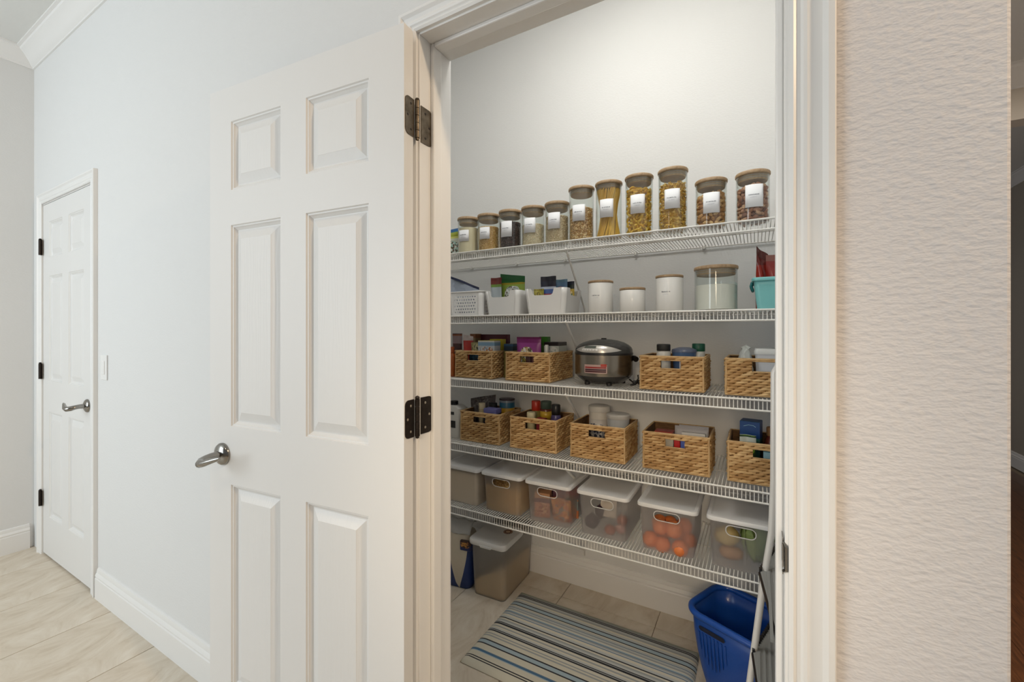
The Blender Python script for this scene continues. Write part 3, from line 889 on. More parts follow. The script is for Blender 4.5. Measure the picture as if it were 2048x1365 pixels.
# ------------------------------------------------------------------ second shelf
z2 = S[2] + DECK - 0.0015
def tub_body(root, name, mat, w0, d0, w1, d1, h, r, front_holes=None, top_notch=None, side_notch=None, solid=0.0025, holes_r=None, n=5):
    """tapered rounded-rectangle container, open top; front or right-hand panels get cut-outs"""
    L0, L1 = rrect(w0, d0, r, 0, n=n), rrect(w1, d1, r, h, n=n)
    N = len(L0); mb = MB()
    e = (0.0, 0.25, 0.5, 0.75, 1.0)
    loops = [[tuple(Vector(a).lerp(Vector(b_), t)) for a, b_ in zip(L0, L1)] for t in e]
    bottom = rrect(w0 - 0.006, d0 - 0.006, max(r - 0.003, 0.002), 0, n=n)
    fidx, ridx = 0, n + 1
    skipset = {fidx} if (front_holes or top_notch) else set()
    if side_notch or holes_r: skipset.add(ridx)
    mb.loft(loops, cap0=True, cap1=False, skip=lambda i, k: k in skipset)
    def panel(k, holes, notch):
        a0, b0, a1, b1 = Vector(L0[k]), Vector(L0[(k + 1) % N]), Vector(L1[k]), Vector(L1[(k + 1) % N])
        W = (b0 - a0).length
        def mp(u, v):
            t = v / h; s = u / W
            return tuple(a0.lerp(b0, s).lerp(a1.lerp(b1, s), t))
        out = [(0, 0), (W, 0), (W, h)]
        if notch:
            c, wn, dn = notch; c = W * c
            rr = min(0.012, dn * 0.45)
            pts = [(c + wn / 2 + 0.004, h)]
            pts += [(c + wn / 2 - rr + rr * math.cos(q), h - dn + rr - rr * math.sin(q)) for q in (0, PI / 6, PI / 3, PI / 2)]
            pts += [(c - wn / 2 + rr - rr * math.sin(q), h - dn + rr - rr * math.cos(q)) for q in (0, PI / 6, PI / 3, PI / 2)]
            pts += [(c - wn / 2 - 0.004, h)]
            out += pts
        out.append((0, h))
        hl = [list(reversed(p)) for p in (holes(W) if holes else [])]
        mb.poly([out] + hl, mp)
        return mp, W
    res = {}
    if fidx in skipset: res['front'] = panel(fidx, front_holes, top_notch)
    if ridx in skipset: res['right'] = panel(ridx, holes_r, side_notch)
    # weld
    me = bpy.data.meshes.new(name); me.from_pydata(mb.v, [], mb.f)
    bm = bmesh.new(); bm.from_mesh(me); bmesh.ops.remove_doubles(bm, verts=bm.verts, dist=1e-5)
    bmesh.ops.recalc_face_normals(bm, faces=bm.faces); bm.to_mesh(me); bm.free()
    me.materials.append(mat); me.shade_smooth(); me.set_sharp_from_angle(angle=math.radians(35))
    for p in me.polygons:
        if len(p.vertices) == 3: p.use_smooth = False
    o = bpy.data.objects.new(name, me); COL.objects.link(o); o.parent = root
    if solid:
        md = o.modifiers.new('thickness', 'SOLIDIFY'); md.thickness = solid; md.offset = -1
    return o, res

# perforated basket
pb = thing('perforated_basket', (-1.236, 1.80, z2), 'small white plastic basket with rows of round holes, at the jamb end of the shelf', 'basket')
def grid_holes(W, rows=6, gap=(0.028, 0.092), r=0.0042, pitch=0.0135, mid=None):
    out = []
    for j in range(rows):
        z = gap[0] * 0.6 + j * (gap[1] - gap[0] * 0.6) / (rows - 1)
        m = int((W - 0.014) / pitch)
        for i in range(m):
            x = (W - (m - 1) * pitch) / 2 + i * pitch + (pitch / 4 if j % 2 else -pitch / 4)
            if mid and abs(x - mid) < 0.014: continue
            if x < r + 0.004 or x > W - r - 0.004: continue
            out.append([(x + r * math.cos(q * PI / 4), z + r * math.sin(q * PI / 4)) for q in range(8)])
    return out
tub_body(pb, 'basket_body', M['whiteplastic'], 0.196, 0.19, 0.206, 0.20, 0.116, 0.025, front_holes=grid_holes, holes_r=grid_holes)
b = MB(); b.tube([(x, y, 0.116) for x, y, z in rrect(0.207, 0.201, 0.025, 0)], 0.0035, 6, closed=True); b.build('rim', M['whiteplastic'], pb, smooth=60)
pouch('foil_bag', (-1.315, 1.80, z2 + 0.012), 0.20, 0.172, 0.06, C('silver_foil', (176, 186, 204), 0.22, metal=0.75, bmp=(14, 0.6, 0.012)), 'crumpled silver foil bag lying in the perforated white basket', 'bag', slope=-0.075, seal=0.012, sealmat=C('navy_foil', (60, 66, 96), 0.3, metal=0.5), wav=0.008)

# smooth white bins with a scooped front
def scoop_bin(x, wtop, label, side):
    root = thing('storage_bin', (x, 1.80, z2), label, 'bin', 'white plastic bins with scooped fronts')
    tub_body(root, 'bin_body', M['whiteplastic'], wtop - 0.024, 0.185, wtop, 0.205, 0.113, 0.022, top_notch=(0.44, 0.088, 0.030), side_notch=(0.5, 0.085, 0.030) if side else None, solid=0.003)
    return root
scoop_bin(-1.026, 0.192, 'white plastic bin with a scooped front, beside the perforated basket', False)
scoop_bin(-0.805, 0.205, 'white plastic bin with a scooped front, beside the tallest white canister on its other side', True)
food = (14, [(232, 230, 220), (196, 146, 70), (140, 80, 40), (214, 214, 206), (70, 52, 40), (170, 178, 176)])
pouch('snack_pouch', (-1.092, 1.765, z2 + 0.006), 0.060, 0.178, 0.03, band_mat('pouch_nutmix', [(0, (176, 112, 52)), (0.34, (150, 84, 50)), (0.42, (176, 186, 192)), (0.80, (118, 152, 66)), (0.88, (116, 44, 40))], (16, [(196, 140, 66), (120, 66, 40), (214, 180, 120), (90, 50, 40)], 0.02, 0.40)),
      'narrow pouch with a maroon top and a picture of nuts in the scooped bin', seal=0.014, sealmat=C('maroon_film', (112, 42, 38)))
pouch('chip_bag', (-1.018, 1.795, z2 + 0.006), 0.134, 0.190, 0.05, band_mat('bag_green', [(0, (150, 176, 70)), (0.84, (168, 152, 42)), (0.90, (36, 104, 48))], (11, [(206, 210, 208), (226, 228, 226), (176, 186, 184), (96, 84, 72), (196, 204, 188)], 0.15, 0.80, 0.24, 0.86)),
      'wide snack bag with a dark green top band, standing in the scooped bin', 'bag', slope=-0.018, seal=0.030, sealmat=C('green_film', (26, 94, 46), 0.3))
pouch('snack_pouch', (-0.862, 1.765, z2 + 0.006), 0.05, 0.112, 0.03, band_mat('pouch_olive', [(0, (120, 116, 40)), (0.5, (150, 142, 50))], (8, [(150, 138, 40), (90, 80, 30), (190, 176, 90)], 0.1, 0.95)), 'small olive yellow pouch low in the scooped bin next to the navy bag', seal=0.008)
pouch('snack_pouch', (-0.824, 1.785, z2 + 0.006), 0.076, 0.170, 0.035, band_mat('pouch_navy', [(0, (170, 96, 70)), (0.52, (150, 46, 60)), (0.60, (66, 96, 160)), (0.74, (190, 200, 220)), (0.82, (24, 26, 48))], (9, [(220, 160, 110), (196, 120, 80), (150, 40, 44), (236, 210, 180)], 0.2, 0.56)),
      'navy blue snack pouch with a pale blue band, tallest in its scooped bin', seal=0.022, sealmat=C('navy_film', (22, 24, 42), 0.3))
pouch('snack_pouch', (-0.780, 1.83, z2 + 0.006), 0.062, 0.158, 0.03, band_mat('pouch_lilac', [(0, (130, 50, 70)), (0.6, (112, 60, 110)), (0.8, (104, 140, 176))], (8, [(196, 130, 90), (130, 60, 110), (90, 120, 170)], 0.3, 0.85)), 'light blue and purple pouch behind the navy one', seal=0.012, sealmat=C('pale_blue_film', (120, 158, 182)))
pouch('snack_pouch', (-0.754, 1.845, z2 + 0.006), 0.066, 0.148, 0.035, band_mat('pouch_yellow', [(0, (92, 118, 82)), (0.40, (206, 178, 70)), (0.85, (38, 48, 44))], (9, [(222, 178, 52), (236, 208, 140), (226, 226, 200), (112, 140, 96)], 0.2, 0.84)), 'yellow and green snack pouch with a dark top, at the side scoop of its bin', seal=0.016, sealmat=C('dark_film', (46, 48, 60)))

# canisters
GC = 'white ceramic canisters with thin wooden lids'
def canister(x, r, h, label, text, seed):
    root = thing('canister', (x, 1.752, z2), label, 'canister', GC)
    b = MB(); b.lathe([(0.0005, 0), (r - 0.003, 0), (r, 0.004), (r, h - 0.013), (r - 0.001, h - 0.0115), (r - 0.004, h - 0.0115), (r - 0.004, 0.005), (0.0005, 0.005)], 44)
    body = b.build('canister_body', M['ceramic'], root, smooth=40)
    b = MB(); b.lathe([(0.0005, h - 0.016), (r - 0.006, h - 0.016), (r - 0.006, h - 0.010), (r + 0.0005, h - 0.0098), (r + 0.001, h - 0.008), (r + 0.001, h - 0.003), (r - 0.001, h - 0.001), (0.0005, h)], 44)
    b.build('lid', M['bamboo'], root, smooth=40)
    if text:
        t = MB(); ink_line(t, -0.020, 0.012, h * 0.53, 0.0055, r + 0.0004, seed, 8); t.build('print', M['ink'], body)
        t = MB(); ink_line(t, -0.016, 0.006, h * 0.53 - 0.010, 0.0022, r + 0.0004, seed + 5, 8); t.build('print', M['paleink'], body)
canister(-0.568, 0.0515, 0.136, 'white canister with small grey print, next to the scooped bin', True, 21)
canister(-0.435, 0.0505, 0.100, 'short plain white canister, lowest of the three', False, 22)
canister(-0.292, 0.0505, 0.141, 'tall white canister next to the wide glass jar of flour', True, 23)
jar(-0.130, 1.777, z2, 0.0735, 0.165, False, None, 'wide glass jar with a bamboo lid, half full of white flour', None, 31)
mb = MB(); r = 0.0735 - 0.0026
mb.lathe([(0.0005, 0)] + [(r, 0.0), (r, 0.088), (r - 0.003, 0.0905), (r * 0.6, 0.0935), (0.0005, 0.094)], 40)
o = mb.build('flour', MF['flour'], None, (-0.130, 1.777, z2 + 0.0045), smooth=40)
tag(o, 'white flour in the wide glass jar beside the teal tub', 'flour', None, 'stuff')

# teal tub
tt = thing('plastic_tub', (0.070, 1.80, z2), 'teal plastic tub with a rolled rim, half behind the white door casing', 'tub')
tub_body(tt, 'tub_body', M['teal'], 0.130, 0.17, 0.152, 0.19, 0.104, 0.016)
b = MB()
b.loft([rrect(0.153, 0.191, 0.017, 0.098), rrect(0.162, 0.200, 0.020, 0.098), rrect(0.166, 0.204, 0.021, 0.104), rrect(0.160, 0.198, 0.019, 0.110), rrect(0.152, 0.190, 0.016, 0.109)], False, False)
b.build('rim', M['teal'], tt, smooth=50)
b = MB(); b.tube([(-0.080, -0.03, 0.100), (-0.084, -0.03, 0.086), (-0.079, -0.028, 0.072), (-0.079, 0.028, 0.072), (-0.084, 0.03, 0.086), (-0.080, 0.03, 0.100)], 0.005, 8); b.build('handle', M['tealdark'], tt, smooth=60)
pouch('sauce_pouch', (0.020, 1.79, z2 + 0.004), 0.042, 0.212, 0.04, band_mat('pouch_red', [(0, (150, 40, 28)), (0.8, (110, 34, 26))], rough=0.2), 'pointed red pouch standing in the teal tub', rz=0.5, slope=-0.03, seal=0.03, sealmat=C('brown_film', (96, 44, 36), 0.25))
pouch('sauce_pouch', (0.062, 1.765, z2 + 0.004), 0.060, 0.190, 0.045, C('deep_red_film', (132, 34, 28), 0.18), 'deep red pouch with a clear top in the teal tub, next to the casing', seal=0.022, sealmat=C('pinkish_film', (150, 96, 86), 0.2))

# ------------------------------------------------------------------ woven baskets
def weave_panel(mb, o, u, nrm, W, H, seed, hole=None, rowh=0.0098, outer=True):
    """one woven side: rows of plaited strands, each a raised leaf-shaped bulge. o corner, u along, z up, nrm outwards"""
    rnd = random.Random(seed)
    rows = max(3, int(round(H / rowh))); rh = H / rows; sub = 5
    nu = int(W / 0.0036)
    per = 0.033
    strands = [[(rnd.uniform(-.18, .18), rnd.random(), rnd.uniform(0.75, 1.15), rnd.uniform(-.5, .5)) for _ in range(int(W / per) + 4)] for _ in range(rows)]
    nv = rows * sub
    vs, ts = [], []
    for j in range(nv + 1):
        zz = H * j / nv
        i_r = min(int(zz / rh - 1e-9), rows - 1); lv = zz / rh - i_r - 0.5
        for i in range(nu + 1):
            x = W * i / nu
            best, tone = 0.0, 0.0  # gaps keep the lowest tone, shade put into the weave colour
            for dr in (-1, 0, 1):
                rr = i_r + dr
                if rr < 0 or rr >= rows: continue
                ph = x / per + 0.5 * (rr % 2) + 1
                k0 = int(ph)
                for k in (k0, k0 + 1 if ph - k0 > 0.5 else k0 - 1):
                    off, tn, am, sl = strands[rr][k % len(strands[rr])]
                    t = ph - k - 0.5 - off * 0.4
                    if abs(t) >= 0.62: continue
                    e = math.cos(PI * t / 1.24) ** 0.7
                    vv = (lv - dr) - 0.20 * sl * t * 2 - 0.46 * t
                    q = 1 - (vv / (0.53 * (0.45 + 0.55 * e))) ** 2
                    if q <= 0: continue
                    hgt = am * e * math.sqrt(q)
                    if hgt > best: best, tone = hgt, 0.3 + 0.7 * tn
            edge = min(1, min(x, W - x) / 0.004)
            d = 0.0085 * best * edge
            vs.append((o[0] + u[0] * x + nrm[0] * d, o[1] + u[1] * x + nrm[1] * d, o[2] + zz))
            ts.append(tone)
    fs = []
    for j in range(nv):
        zc = H * (j + 0.5) / nv
        for i in range(nu):
            xc = W * (i + 0.5) / nu
            if hole and hole[0] < xc < hole[1] and hole[2] < zc < hole[3]: continue
            a = j * (nu + 1) + i
            fs.append((a, a + 1, a + nu + 2, a + nu + 1))
    k = len(mb.v); mb.v.extend(vs); mb.t.extend(ts); mb.f.extend([tuple(q + k for q in f) for f in fs])
    return mb
basket_cache = {}
def basket_parts(W, D, H, hw, hz0, hz1, hc):
    key = (W, D, H, hc)
    if key in basket_cache: return basket_cache[key]
    e = 0.006
    hole = (W / 2 + hc - hw / 2 - e, W / 2 + hc + hw / 2 - e, hz0 - 0.003, hz1 - 0.003)
    parts = []
    seed = len(basket_cache) * 10
    x0, x1, y0, y1 = -W / 2 + e, W / 2 - e, -D / 2 + e, D / 2 - e
    for k, (o, u, n, L, hl) in enumerate((((x0, y0, 0.003), (1, 0), (0, -1), W - 2 * e, hole), ((x1, y0, 0.003), (0, 1), (1, 0), D - 2 * e, None), ((x1, y1, 0.003), (-1, 0), (0, 1), W - 2 * e, None), ((x0, y1, 0.003), (0, -1), (-1, 0), D - 2 * e, None))):
        m = MB(); weave_panel(m, o, u, n, L, H - 0.006, seed + k, hl)
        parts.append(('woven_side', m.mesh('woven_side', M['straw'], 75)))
    # lining: inner faces and floor, with the hand hole left open
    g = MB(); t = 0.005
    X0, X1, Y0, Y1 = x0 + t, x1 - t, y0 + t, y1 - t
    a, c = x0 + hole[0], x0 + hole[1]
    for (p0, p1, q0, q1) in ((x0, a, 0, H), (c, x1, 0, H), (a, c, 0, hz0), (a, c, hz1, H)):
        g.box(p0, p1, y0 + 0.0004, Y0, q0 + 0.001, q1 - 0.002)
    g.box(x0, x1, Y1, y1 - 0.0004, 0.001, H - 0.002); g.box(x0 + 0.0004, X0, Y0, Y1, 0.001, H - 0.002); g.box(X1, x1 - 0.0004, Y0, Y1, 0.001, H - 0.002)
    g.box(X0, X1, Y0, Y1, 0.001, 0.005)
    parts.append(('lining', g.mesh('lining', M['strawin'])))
    g = MB()
    for nm_, dz, rr, off in (('rim', H - 0.003, 0.0042, 0.002), ('base_cord', 0.004, 0.0036, 0.002)):
        g = MB(); g.tube([(x0 - off, y0 - off, dz), (0, y0 - off - .001, dz), (x1 + off, y0 - off, dz), (x1 + off, 0, dz), (x1 + off, y1 + off, dz), (0, y1 + off, dz), (x0 - off, y1 + off, dz), (x0 - off, 0, dz)], rr, 8, closed=True)
        parts.append((nm_, g.mesh(nm_, M['strawrim'], 60)))
    for sx, sy in ((x0, y0), (x1, y0), (x1, y1), (x0, y1)):
        g = MB(); g.tube([(sx + (0.001 if sx < 0 else -0.001) * -1, sy + (0.001 if sy < 0 else -0.001) * -1, 0.002), (sx, sy, H - 0.002)], 0.0038, 8)
        parts.append(('corner_cord', g.mesh('corner_cord', M['strawrim'], 60)))
    g = MB(); g.tube([(a, y0 - 0.003, hz0), (c, y0 - 0.003, hz0), (c, y0 - 0.003, hz1), (a, y0 - 0.003, hz1)], 0.0032, 6, closed=True)
    parts.append(('handle_rim', g.mesh('handle_rim', M['strawrim'], 60)))
    basket_cache[key] = parts
    return parts
GB = 'woven water hyacinth baskets'
def basket(x, y, z, W, D, H, label, hw=0.072, hz0=0.084, hz1=0.117, hc=0.0, rz=0.0):
    root = thing('woven_basket', (x, y, z), label, 'basket', GB, rz)
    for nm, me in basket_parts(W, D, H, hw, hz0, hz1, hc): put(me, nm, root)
    return root
z3 = S[3] + DECK - 0.0015; z4 = S[4] + DECK - 0.0015
D3, H3 = 0.24, 0.133
basket(-1.196, 1.712 + D3 / 2, z3, 0.222, D3, H3, 'woven basket of pouches and a cracker box, beside the jamb on the cooker shelf', hw=0.066)
basket(-0.900, 1.715 + 0.275 / 2, z3, 0.232, 0.275, H3, 'woven basket holding a purple bag, touching the rice cooker side', hw=0.070)
basket(-0.281, 1.714 + D3 / 2, z3, 0.238, D3, H3, 'woven basket with white bottles under dark and green caps')
bk4 = basket(0.022, 1.705 + D3 / 2, z3, 0.238, D3, H3, 'woven basket with a wide hand hole, cut by the casing', hw=0.088, hz0=0.086, hz1=0.124, hc=0.012)
D4, H4 = 0.215, 0.146
basket(-1.158, 1.712 + D4 / 2, z4, 0.232, D4, H4, 'woven basket with a cream bottle and yellow blue can, beside the white jug', hz0=0.094, hz1=0.126)
basket(-0.873, 1.715 + D4 / 2, z4, 0.238, D4, H4, 'woven basket of red, yellow and black capped bottles', hz0=0.094, hz1=0.126)
basket(-0.574, 1.717 + D4 / 2, z4, 0.240, D4, H4, 'woven basket holding two white tubs', hz0=0.094, hz1=0.126)
basket(-0.266, 1.717 + D4 / 2, z4, 0.246, D4, H4, 'woven basket of envelopes and red packets', hz0=0.094, hz1=0.126)
basket(0.028, 1.717 + D4 / 2, z4, 0.236, D4, H4, 'woven basket with a tall blue carton, cut by the casing', hz0=0.094, hz1=0.126)

# contents, middle shelf; floors of the baskets are 5 mm up
f3 = z3 + 0.006; f4 = z4 + 0.006
pouch('spice_pouch', (-1.352, 1.80, z3), 0.060, 0.218, 0.03, band_mat('pouch_darkred', [(0, (150, 78, 36)), (0.55, (66, 22, 24)), (0.8, (150, 128, 132))]), 'narrow dark red pouch standing between the jamb and the first basket', seal=0.012)
bottle('squeeze_bottle', (-1.338, 1.735, z3), 0.021, 0.150, C('amber_bottle', (160, 82, 30), 0.25), C('amber_cap', (150, 70, 28)), 'amber orange bottle beside the first basket on the cooker shelf', neck=0.5)
carton('cereal_box', (-1.292, 1.88, f3), 0.035, 0.06, 0.208, band_mat('box_tan', [(0, (160, 134, 96)), (0.9, (150, 96, 60))]), 'slim tan carton at the back of the first basket')
carton('cereal_box', (-1.205, 1.915, f3), 0.190, 0.03, 0.205, band_mat('box_maroon', [(0, (84, 30, 56)), (0.86, (96, 30, 40))]), 'wide maroon carton at the back of the first basket')
pouch('spice_pouch', (-1.262, 1.77, f3), 0.052, 0.202, 0.05, band_mat('pouch_scarlet', [(0, (168, 34, 26)), (0.9, (196, 180, 176))], rough=0.2), 'scarlet pouch with a pale twisted top in the first basket', slope=-0.01, seal=0.012, sealmat=C('pale_film', (206, 192, 190), 0.3), rz=0.3)
carton('tea_box', (-1.213, 1.79, f3), 0.062, 0.05, 0.166, band_mat('box_olive', [(0, (150, 142, 92))], (7, [(176, 168, 118), (120, 116, 80), (50, 58, 56), (200, 194, 150)], 0.02, 0.98)), 'small olive patterned box in the first basket')
carton('cracker_box', (-1.140, 1.775, f3), 0.094, 0.06, 0.176, band_mat('box_crackers', [(0, (186, 190, 192)), (0.86, (120, 152, 178)), (0.96, (198, 196, 190))], (8, [(206, 206, 204), (226, 228, 230), (176, 120, 84), (150, 160, 170)], 0.55, 0.84)), 'white and blue cracker box with a lime top in the first basket', flap=C('lime_card', (196, 190, 70)))
carton('cereal_box', (-1.132, 1.842, f3), 0.072, 0.04, 0.182, C('yellow_card', (206, 190, 48)), 'plain yellow carton behind the cracker box')
carton('tea_box', (-1.049, 1.845, z3), 0.052, 0.08, 0.166, band_mat('box_navyteal', [(0, (120, 112, 60)), (0.80, (20, 44, 62)), (0.93, (30, 70, 104))]), 'navy and teal box standing between the first two baskets')
pouch('trail_mix_bag', (-0.932, 1.80, f3), 0.128, 0.196, 0.06, band_mat('bag_purple', [(0, (150, 60, 140)), (0.9, (126, 34, 110))], (10, [(206, 206, 196), (226, 224, 214), (150, 136, 60), (96, 90, 60), (214, 190, 150)], 0.1, 0.80, 0.2, 0.74)), 'purple snack bag with a picture of dried fruit, in the basket beside the cooker', 'bag', seal=0.010, sealmat=C('purple_film', (108, 22, 84), 0.3))
carton('tea_box', (-0.900, 1.905, f3), 0.044, 0.04, 0.195, band_mat('box_green', [(0, (90, 140, 70)), (0.80, (56, 120, 30))]), 'slim green box just behind the purple bag')
bottle('spice_bottle', (-0.836, 1.79, f3), 0.017, 0.160, C('frosted_white_bottle', (222, 220, 214), 0.3), C('white_cap', (226, 226, 222)), 'small white pointed bottle beside the purple bag', neck=0.45)
carton('tea_box', (-0.838, 1.895, f3), 0.076, 0.10, 0.170, band_mat('box_blackwhite', [(0, (190, 196, 190)), (0.90, (30, 20, 22))], (8, [(206, 210, 204), (176, 186, 180), (226, 226, 222)], 0.6, 0.88)), 'white patterned box with a near black lid, nearest the cooker in its basket', flap=C('black_card', (26, 14, 16)))
bottle('spice_bottle', (-0.322, 1.80, f3), 0.027, 0.171, C('white_bottle', (214, 212, 206), 0.35), C('charcoal_cap', (44, 44, 42), 0.4), 'white bottle with a charcoal cap in a woven basket', neck=0.86, caph=0.026, capr=0.0265, shoulder=0.9)
bowl = thing('storage_bowl', (-0.250, 1.84, f3), 'translucent blue lidded bowl between the two white bottles', 'bowl')
b = MB(); b.lathe([(0.0005, 0), (0.03, 0), (0.042, 0.09), (0.046, 0.14), (0.044, 0.14), (0.040, 0.09), (0.028, 0.003), (0.0005, 0.003)], 28); b.build('bowl_body', C('blue_bowl_plastic', (84, 112, 156), 0.25), bowl, smooth=40)
b = MB(); b.lathe([(0.047, 0.138), (0.048, 0.142), (0.046, 0.150), (0.02, 0.158), (0.0005, 0.158)], 28); b.build('lid', C('slate_blue_lid', (110, 122, 150), 0.3), bowl, smooth=40)
bottle('spice_bottle', (-0.199, 1.865, f3), 0.0245, 0.173, C('clear_white_bottle', (206, 208, 204), 0.3), C('green_cap', (20, 84, 62), 0.35), 'white bottle with a dark green cap in a woven basket', neck=0.9, caph=0.030, capr=0.0245, shoulder=0.92, band=(C('white_label', (232, 234, 234)), 0.55, 0.86))
carton('note_card', (-0.236, 1.745, f3), 0.036, 0.004, 0.112, C('pale_card', (206, 204, 206)), 'pale card showing in the hand hole below the green cap', 'card')
# crumpled bag and white box
cr = thing('paper_bag', (-0.034, 1.80, f3), 'crumpled white plastic bag poking out of the basket by the casing', 'bag')
rnd = random.Random(3); b = MB(); bm = bmesh.new(); bmesh.ops.create_icosphere(bm, subdivisions=3, radius=1)
b.add([((p.co.x * (0.026 + rnd.uniform(-.003, .003))), p.co.y * 0.03 + rnd.uniform(-.003, .003), 0.085 + p.co.z * (0.078 + rnd.uniform(-.004, .004))) for p in bm.verts], [tuple(v.index for v in f.verts) for f in bm.faces]); bm.free()
b.build('bag_body', C('white_film', (208, 212, 208), 0.35), cr)
b = MB(); b.tube([(-0.01, 0, 0.158), (0.004, 0.004, 0.166), (0.016, 0, 0.158)], 0.006, 6); b.build('knot', bpy.data.materials['white_film'], cr)
bx = thing('food_container', (0.055, 1.815, f3), 'white lidded box under the crumpled bag, cut by the casing', 'container')
b = MB(); b.loft([rrect(0.10, 0.13, 0.012, 0.0), rrect(0.112, 0.145, 0.012, 0.140)]); b.build('container_body', C('white_box_plastic', (224, 226, 230), 0.3), bx, smooth=40)
b = MB(); b.loft([rrect(0.118, 0.152, 0.014, 0.140), rrect(0.120, 0.154, 0.014, 0.152), rrect(0.112, 0.146, 0.012, 0.160)]); b.build('lid', C('pale_grey_lid', (206, 208, 206), 0.3), bx, smooth=40)

# ------------------------------------------------------------------ rice cooker
rc = thing('rice_cooker', (-0.578, 1.826, z3), 'steel and dark grey rice cooker with a domed lid, between two woven baskets', 'rice cooker')
R0 = 0.123
b = MB(); b.lathe([(0.07, 0.006), (0.085, 0.008), (0.112, 0.030), (R0 - 0.002, 0.042)], 56); b.build('base', M['cookerdark'], rc, smooth=50)
for a in (-2.2, -1.0, 0.6, 2.4):
    b = MB(); b.lathe([(0.010, 0.0), (0.012, 0.002), (0.012, 0.012)], 12, (0.085 * math.cos(a), 0.085 * math.sin(a), 0)); b.build('foot', M['black'], rc)
b = MB(); b.lathe([(R0 - 0.002, 0.040), (R0, 0.043), (R0 + 0.0005, 0.085), (R0, 0.128)], 64); b.f = [f for f in b.f if len(f) == 4]; body = b.build('steel_body', M['steel'], rc, smooth=60)
b = MB(); b.lathe([(R0 - 0.001, 0.127), (R0 + 0.0015, 0.129), (R0 + 0.0015, 0.135), (R0, 0.138)], 56); b.build('lid_ring', M['black'], rc, smooth=50)
LP = [(R0, 0.137), (R0 - 0.001, 0.150), (R0 - 0.006, 0.160), (R0 - 0.017, 0.170), (R0 - 0.036, 0.180), (R0 - 0.062, 0.188), (R0 - 0.092, 0.193), (0.0005, 0.195)]
b = MB(); b.lathe(LP, 64); lid = b.build('lid', M['cookerdark'], rc, smooth=50)
def lid_pt(a, z, off=0.0012):
    for (r0, za), (r1, zb) in zip(LP, LP[1:]):
        if za <= z <= zb:
            t = (z - za) / (zb - za); r = r0 + (r1 - r0) * t + off
            return (r * math.cos(a), r * math.sin(a), z)
def patch(name, mat, a0, a1, za, zb, parent, n=20, m=4, off=0.0012, lens=False):
    p = MB(); vs = []
    for j in range(m + 1):
        for i in range(n + 1):
            t = i / n; k = (1 - abs(2 * t - 1) ** 2.2) if lens else 1.0
            zm = za + (zb - za) * 0.30
            z = zm + ((za + (zb - za) * j / m) - zm) * k
            vs.append(lid_pt(a0 + (a1 - a0) * t, z, off))
    p.add(vs, [(j * (n + 1) + i, j * (n + 1) + i + 1, (j + 1) * (n + 1) + i + 1, (j + 1) * (n + 1) + i) for j in range(m) for i in range(n)])
    return p.build(name, mat, parent, smooth=60)
A = math.radians
pnl = patch('control_panel', M['silver'], A(-90 - 54), A(-90 + 54), 0.139, 0.170, rc, lens=True)
scr = patch('display', M['lcd'], A(-90 - 24), A(-90 + 2), 0.158, 0.1675, pnl, off=0.0024)
patch('button_strip', M['whiteplastic'], A(-90 - 28), A(-90 + 6), 0.147, 0.1555, pnl, off=0.0022)
for k in range(5):
    patch('button', M['silver'], A(-90 - 25 + k * 6), A(-90 - 21.5 + k * 6), 0.149, 0.153, pnl, n=3, m=2, off=0.0032)
b = MB(); b.box(-0.010, 0.012, -0.008, 0.008, 0.1925, 0.199); b.build('steam_vent', M['black'], rc, bevel=0.003)
b = MB(); b.lathe([(0.006, 0.1925), (0.006, 0.1965), (0.0005, 0.197)], 14, (-0.022, -0.012, 0)); b.build('lid_button', M['silver'], rc)
def body_patch(name, mat, a0, a1, za, zb, parent, off):
    p = MB(); n = 16; r = R0 + off
    vs = [(r * math.cos(a0 + (a1 - a0) * i / n), r * math.sin(a0 + (a1 - a0) * i / n), z) for z in (za, zb) for i in range(n + 1)]
    p.add(vs, [(i, i + 1, n + 2 + i, n + 1 + i) for i in range(n)])
    return p.build(name, mat, parent)
st = body_patch('sticker', C('sticker_pale', (186, 156, 148)), A(-90 - 22), A(-90 + 24), 0.054, 0.090, body, 0.0010)
for za, zb, c in ((0.075, 0.081, (150, 40, 40)), (0.066, 0.072, (60, 30, 40)), (0.058, 0.0645, (70, 30, 36))):
    body_patch('sticker_print', C('sticker_ink_%d' % int(za * 1e4), c), A(-90 - 20), A(-90 + 22), za, zb, body, 0.0014)
body_patch('sticker_print', C('sticker_red', (176, 52, 40)), A(-90 + 12), A(-90 + 23), 0.082, 0.093, body, 0.0013)
b = MB(); b.tube([(0.112, 0.04, 0.112), (0.128, 0.03, 0.112), (0.136, 0.02, 0.108)], 0.012, 10); b.build('cord_socket', M['black'], rc, smooth=50)
b = MB(); b.tube([(0.10, 0.05, 0.018), (0.13, 0.02, 0.004), (0.125, -0.03, 0.004), (0.142, -0.02, 0.006), (0.150, 0.0, 0.03), (0.148, 0.0, 0.045)], 0.0032, 8); b.build('power_cord', M['black'], rc, smooth=60)
b = MB(); b.box(0.128, 0.145, -0.012, 0.008, 0.004, 0.020); b.box(0.150, 0.165, -0.012, 0.008, 0.004, 0.020); b.box(0.140, 0.156, -0.004, 0.006, 0.008, 0.024); b.build('plug', M['black'], rc, bevel=0.004)

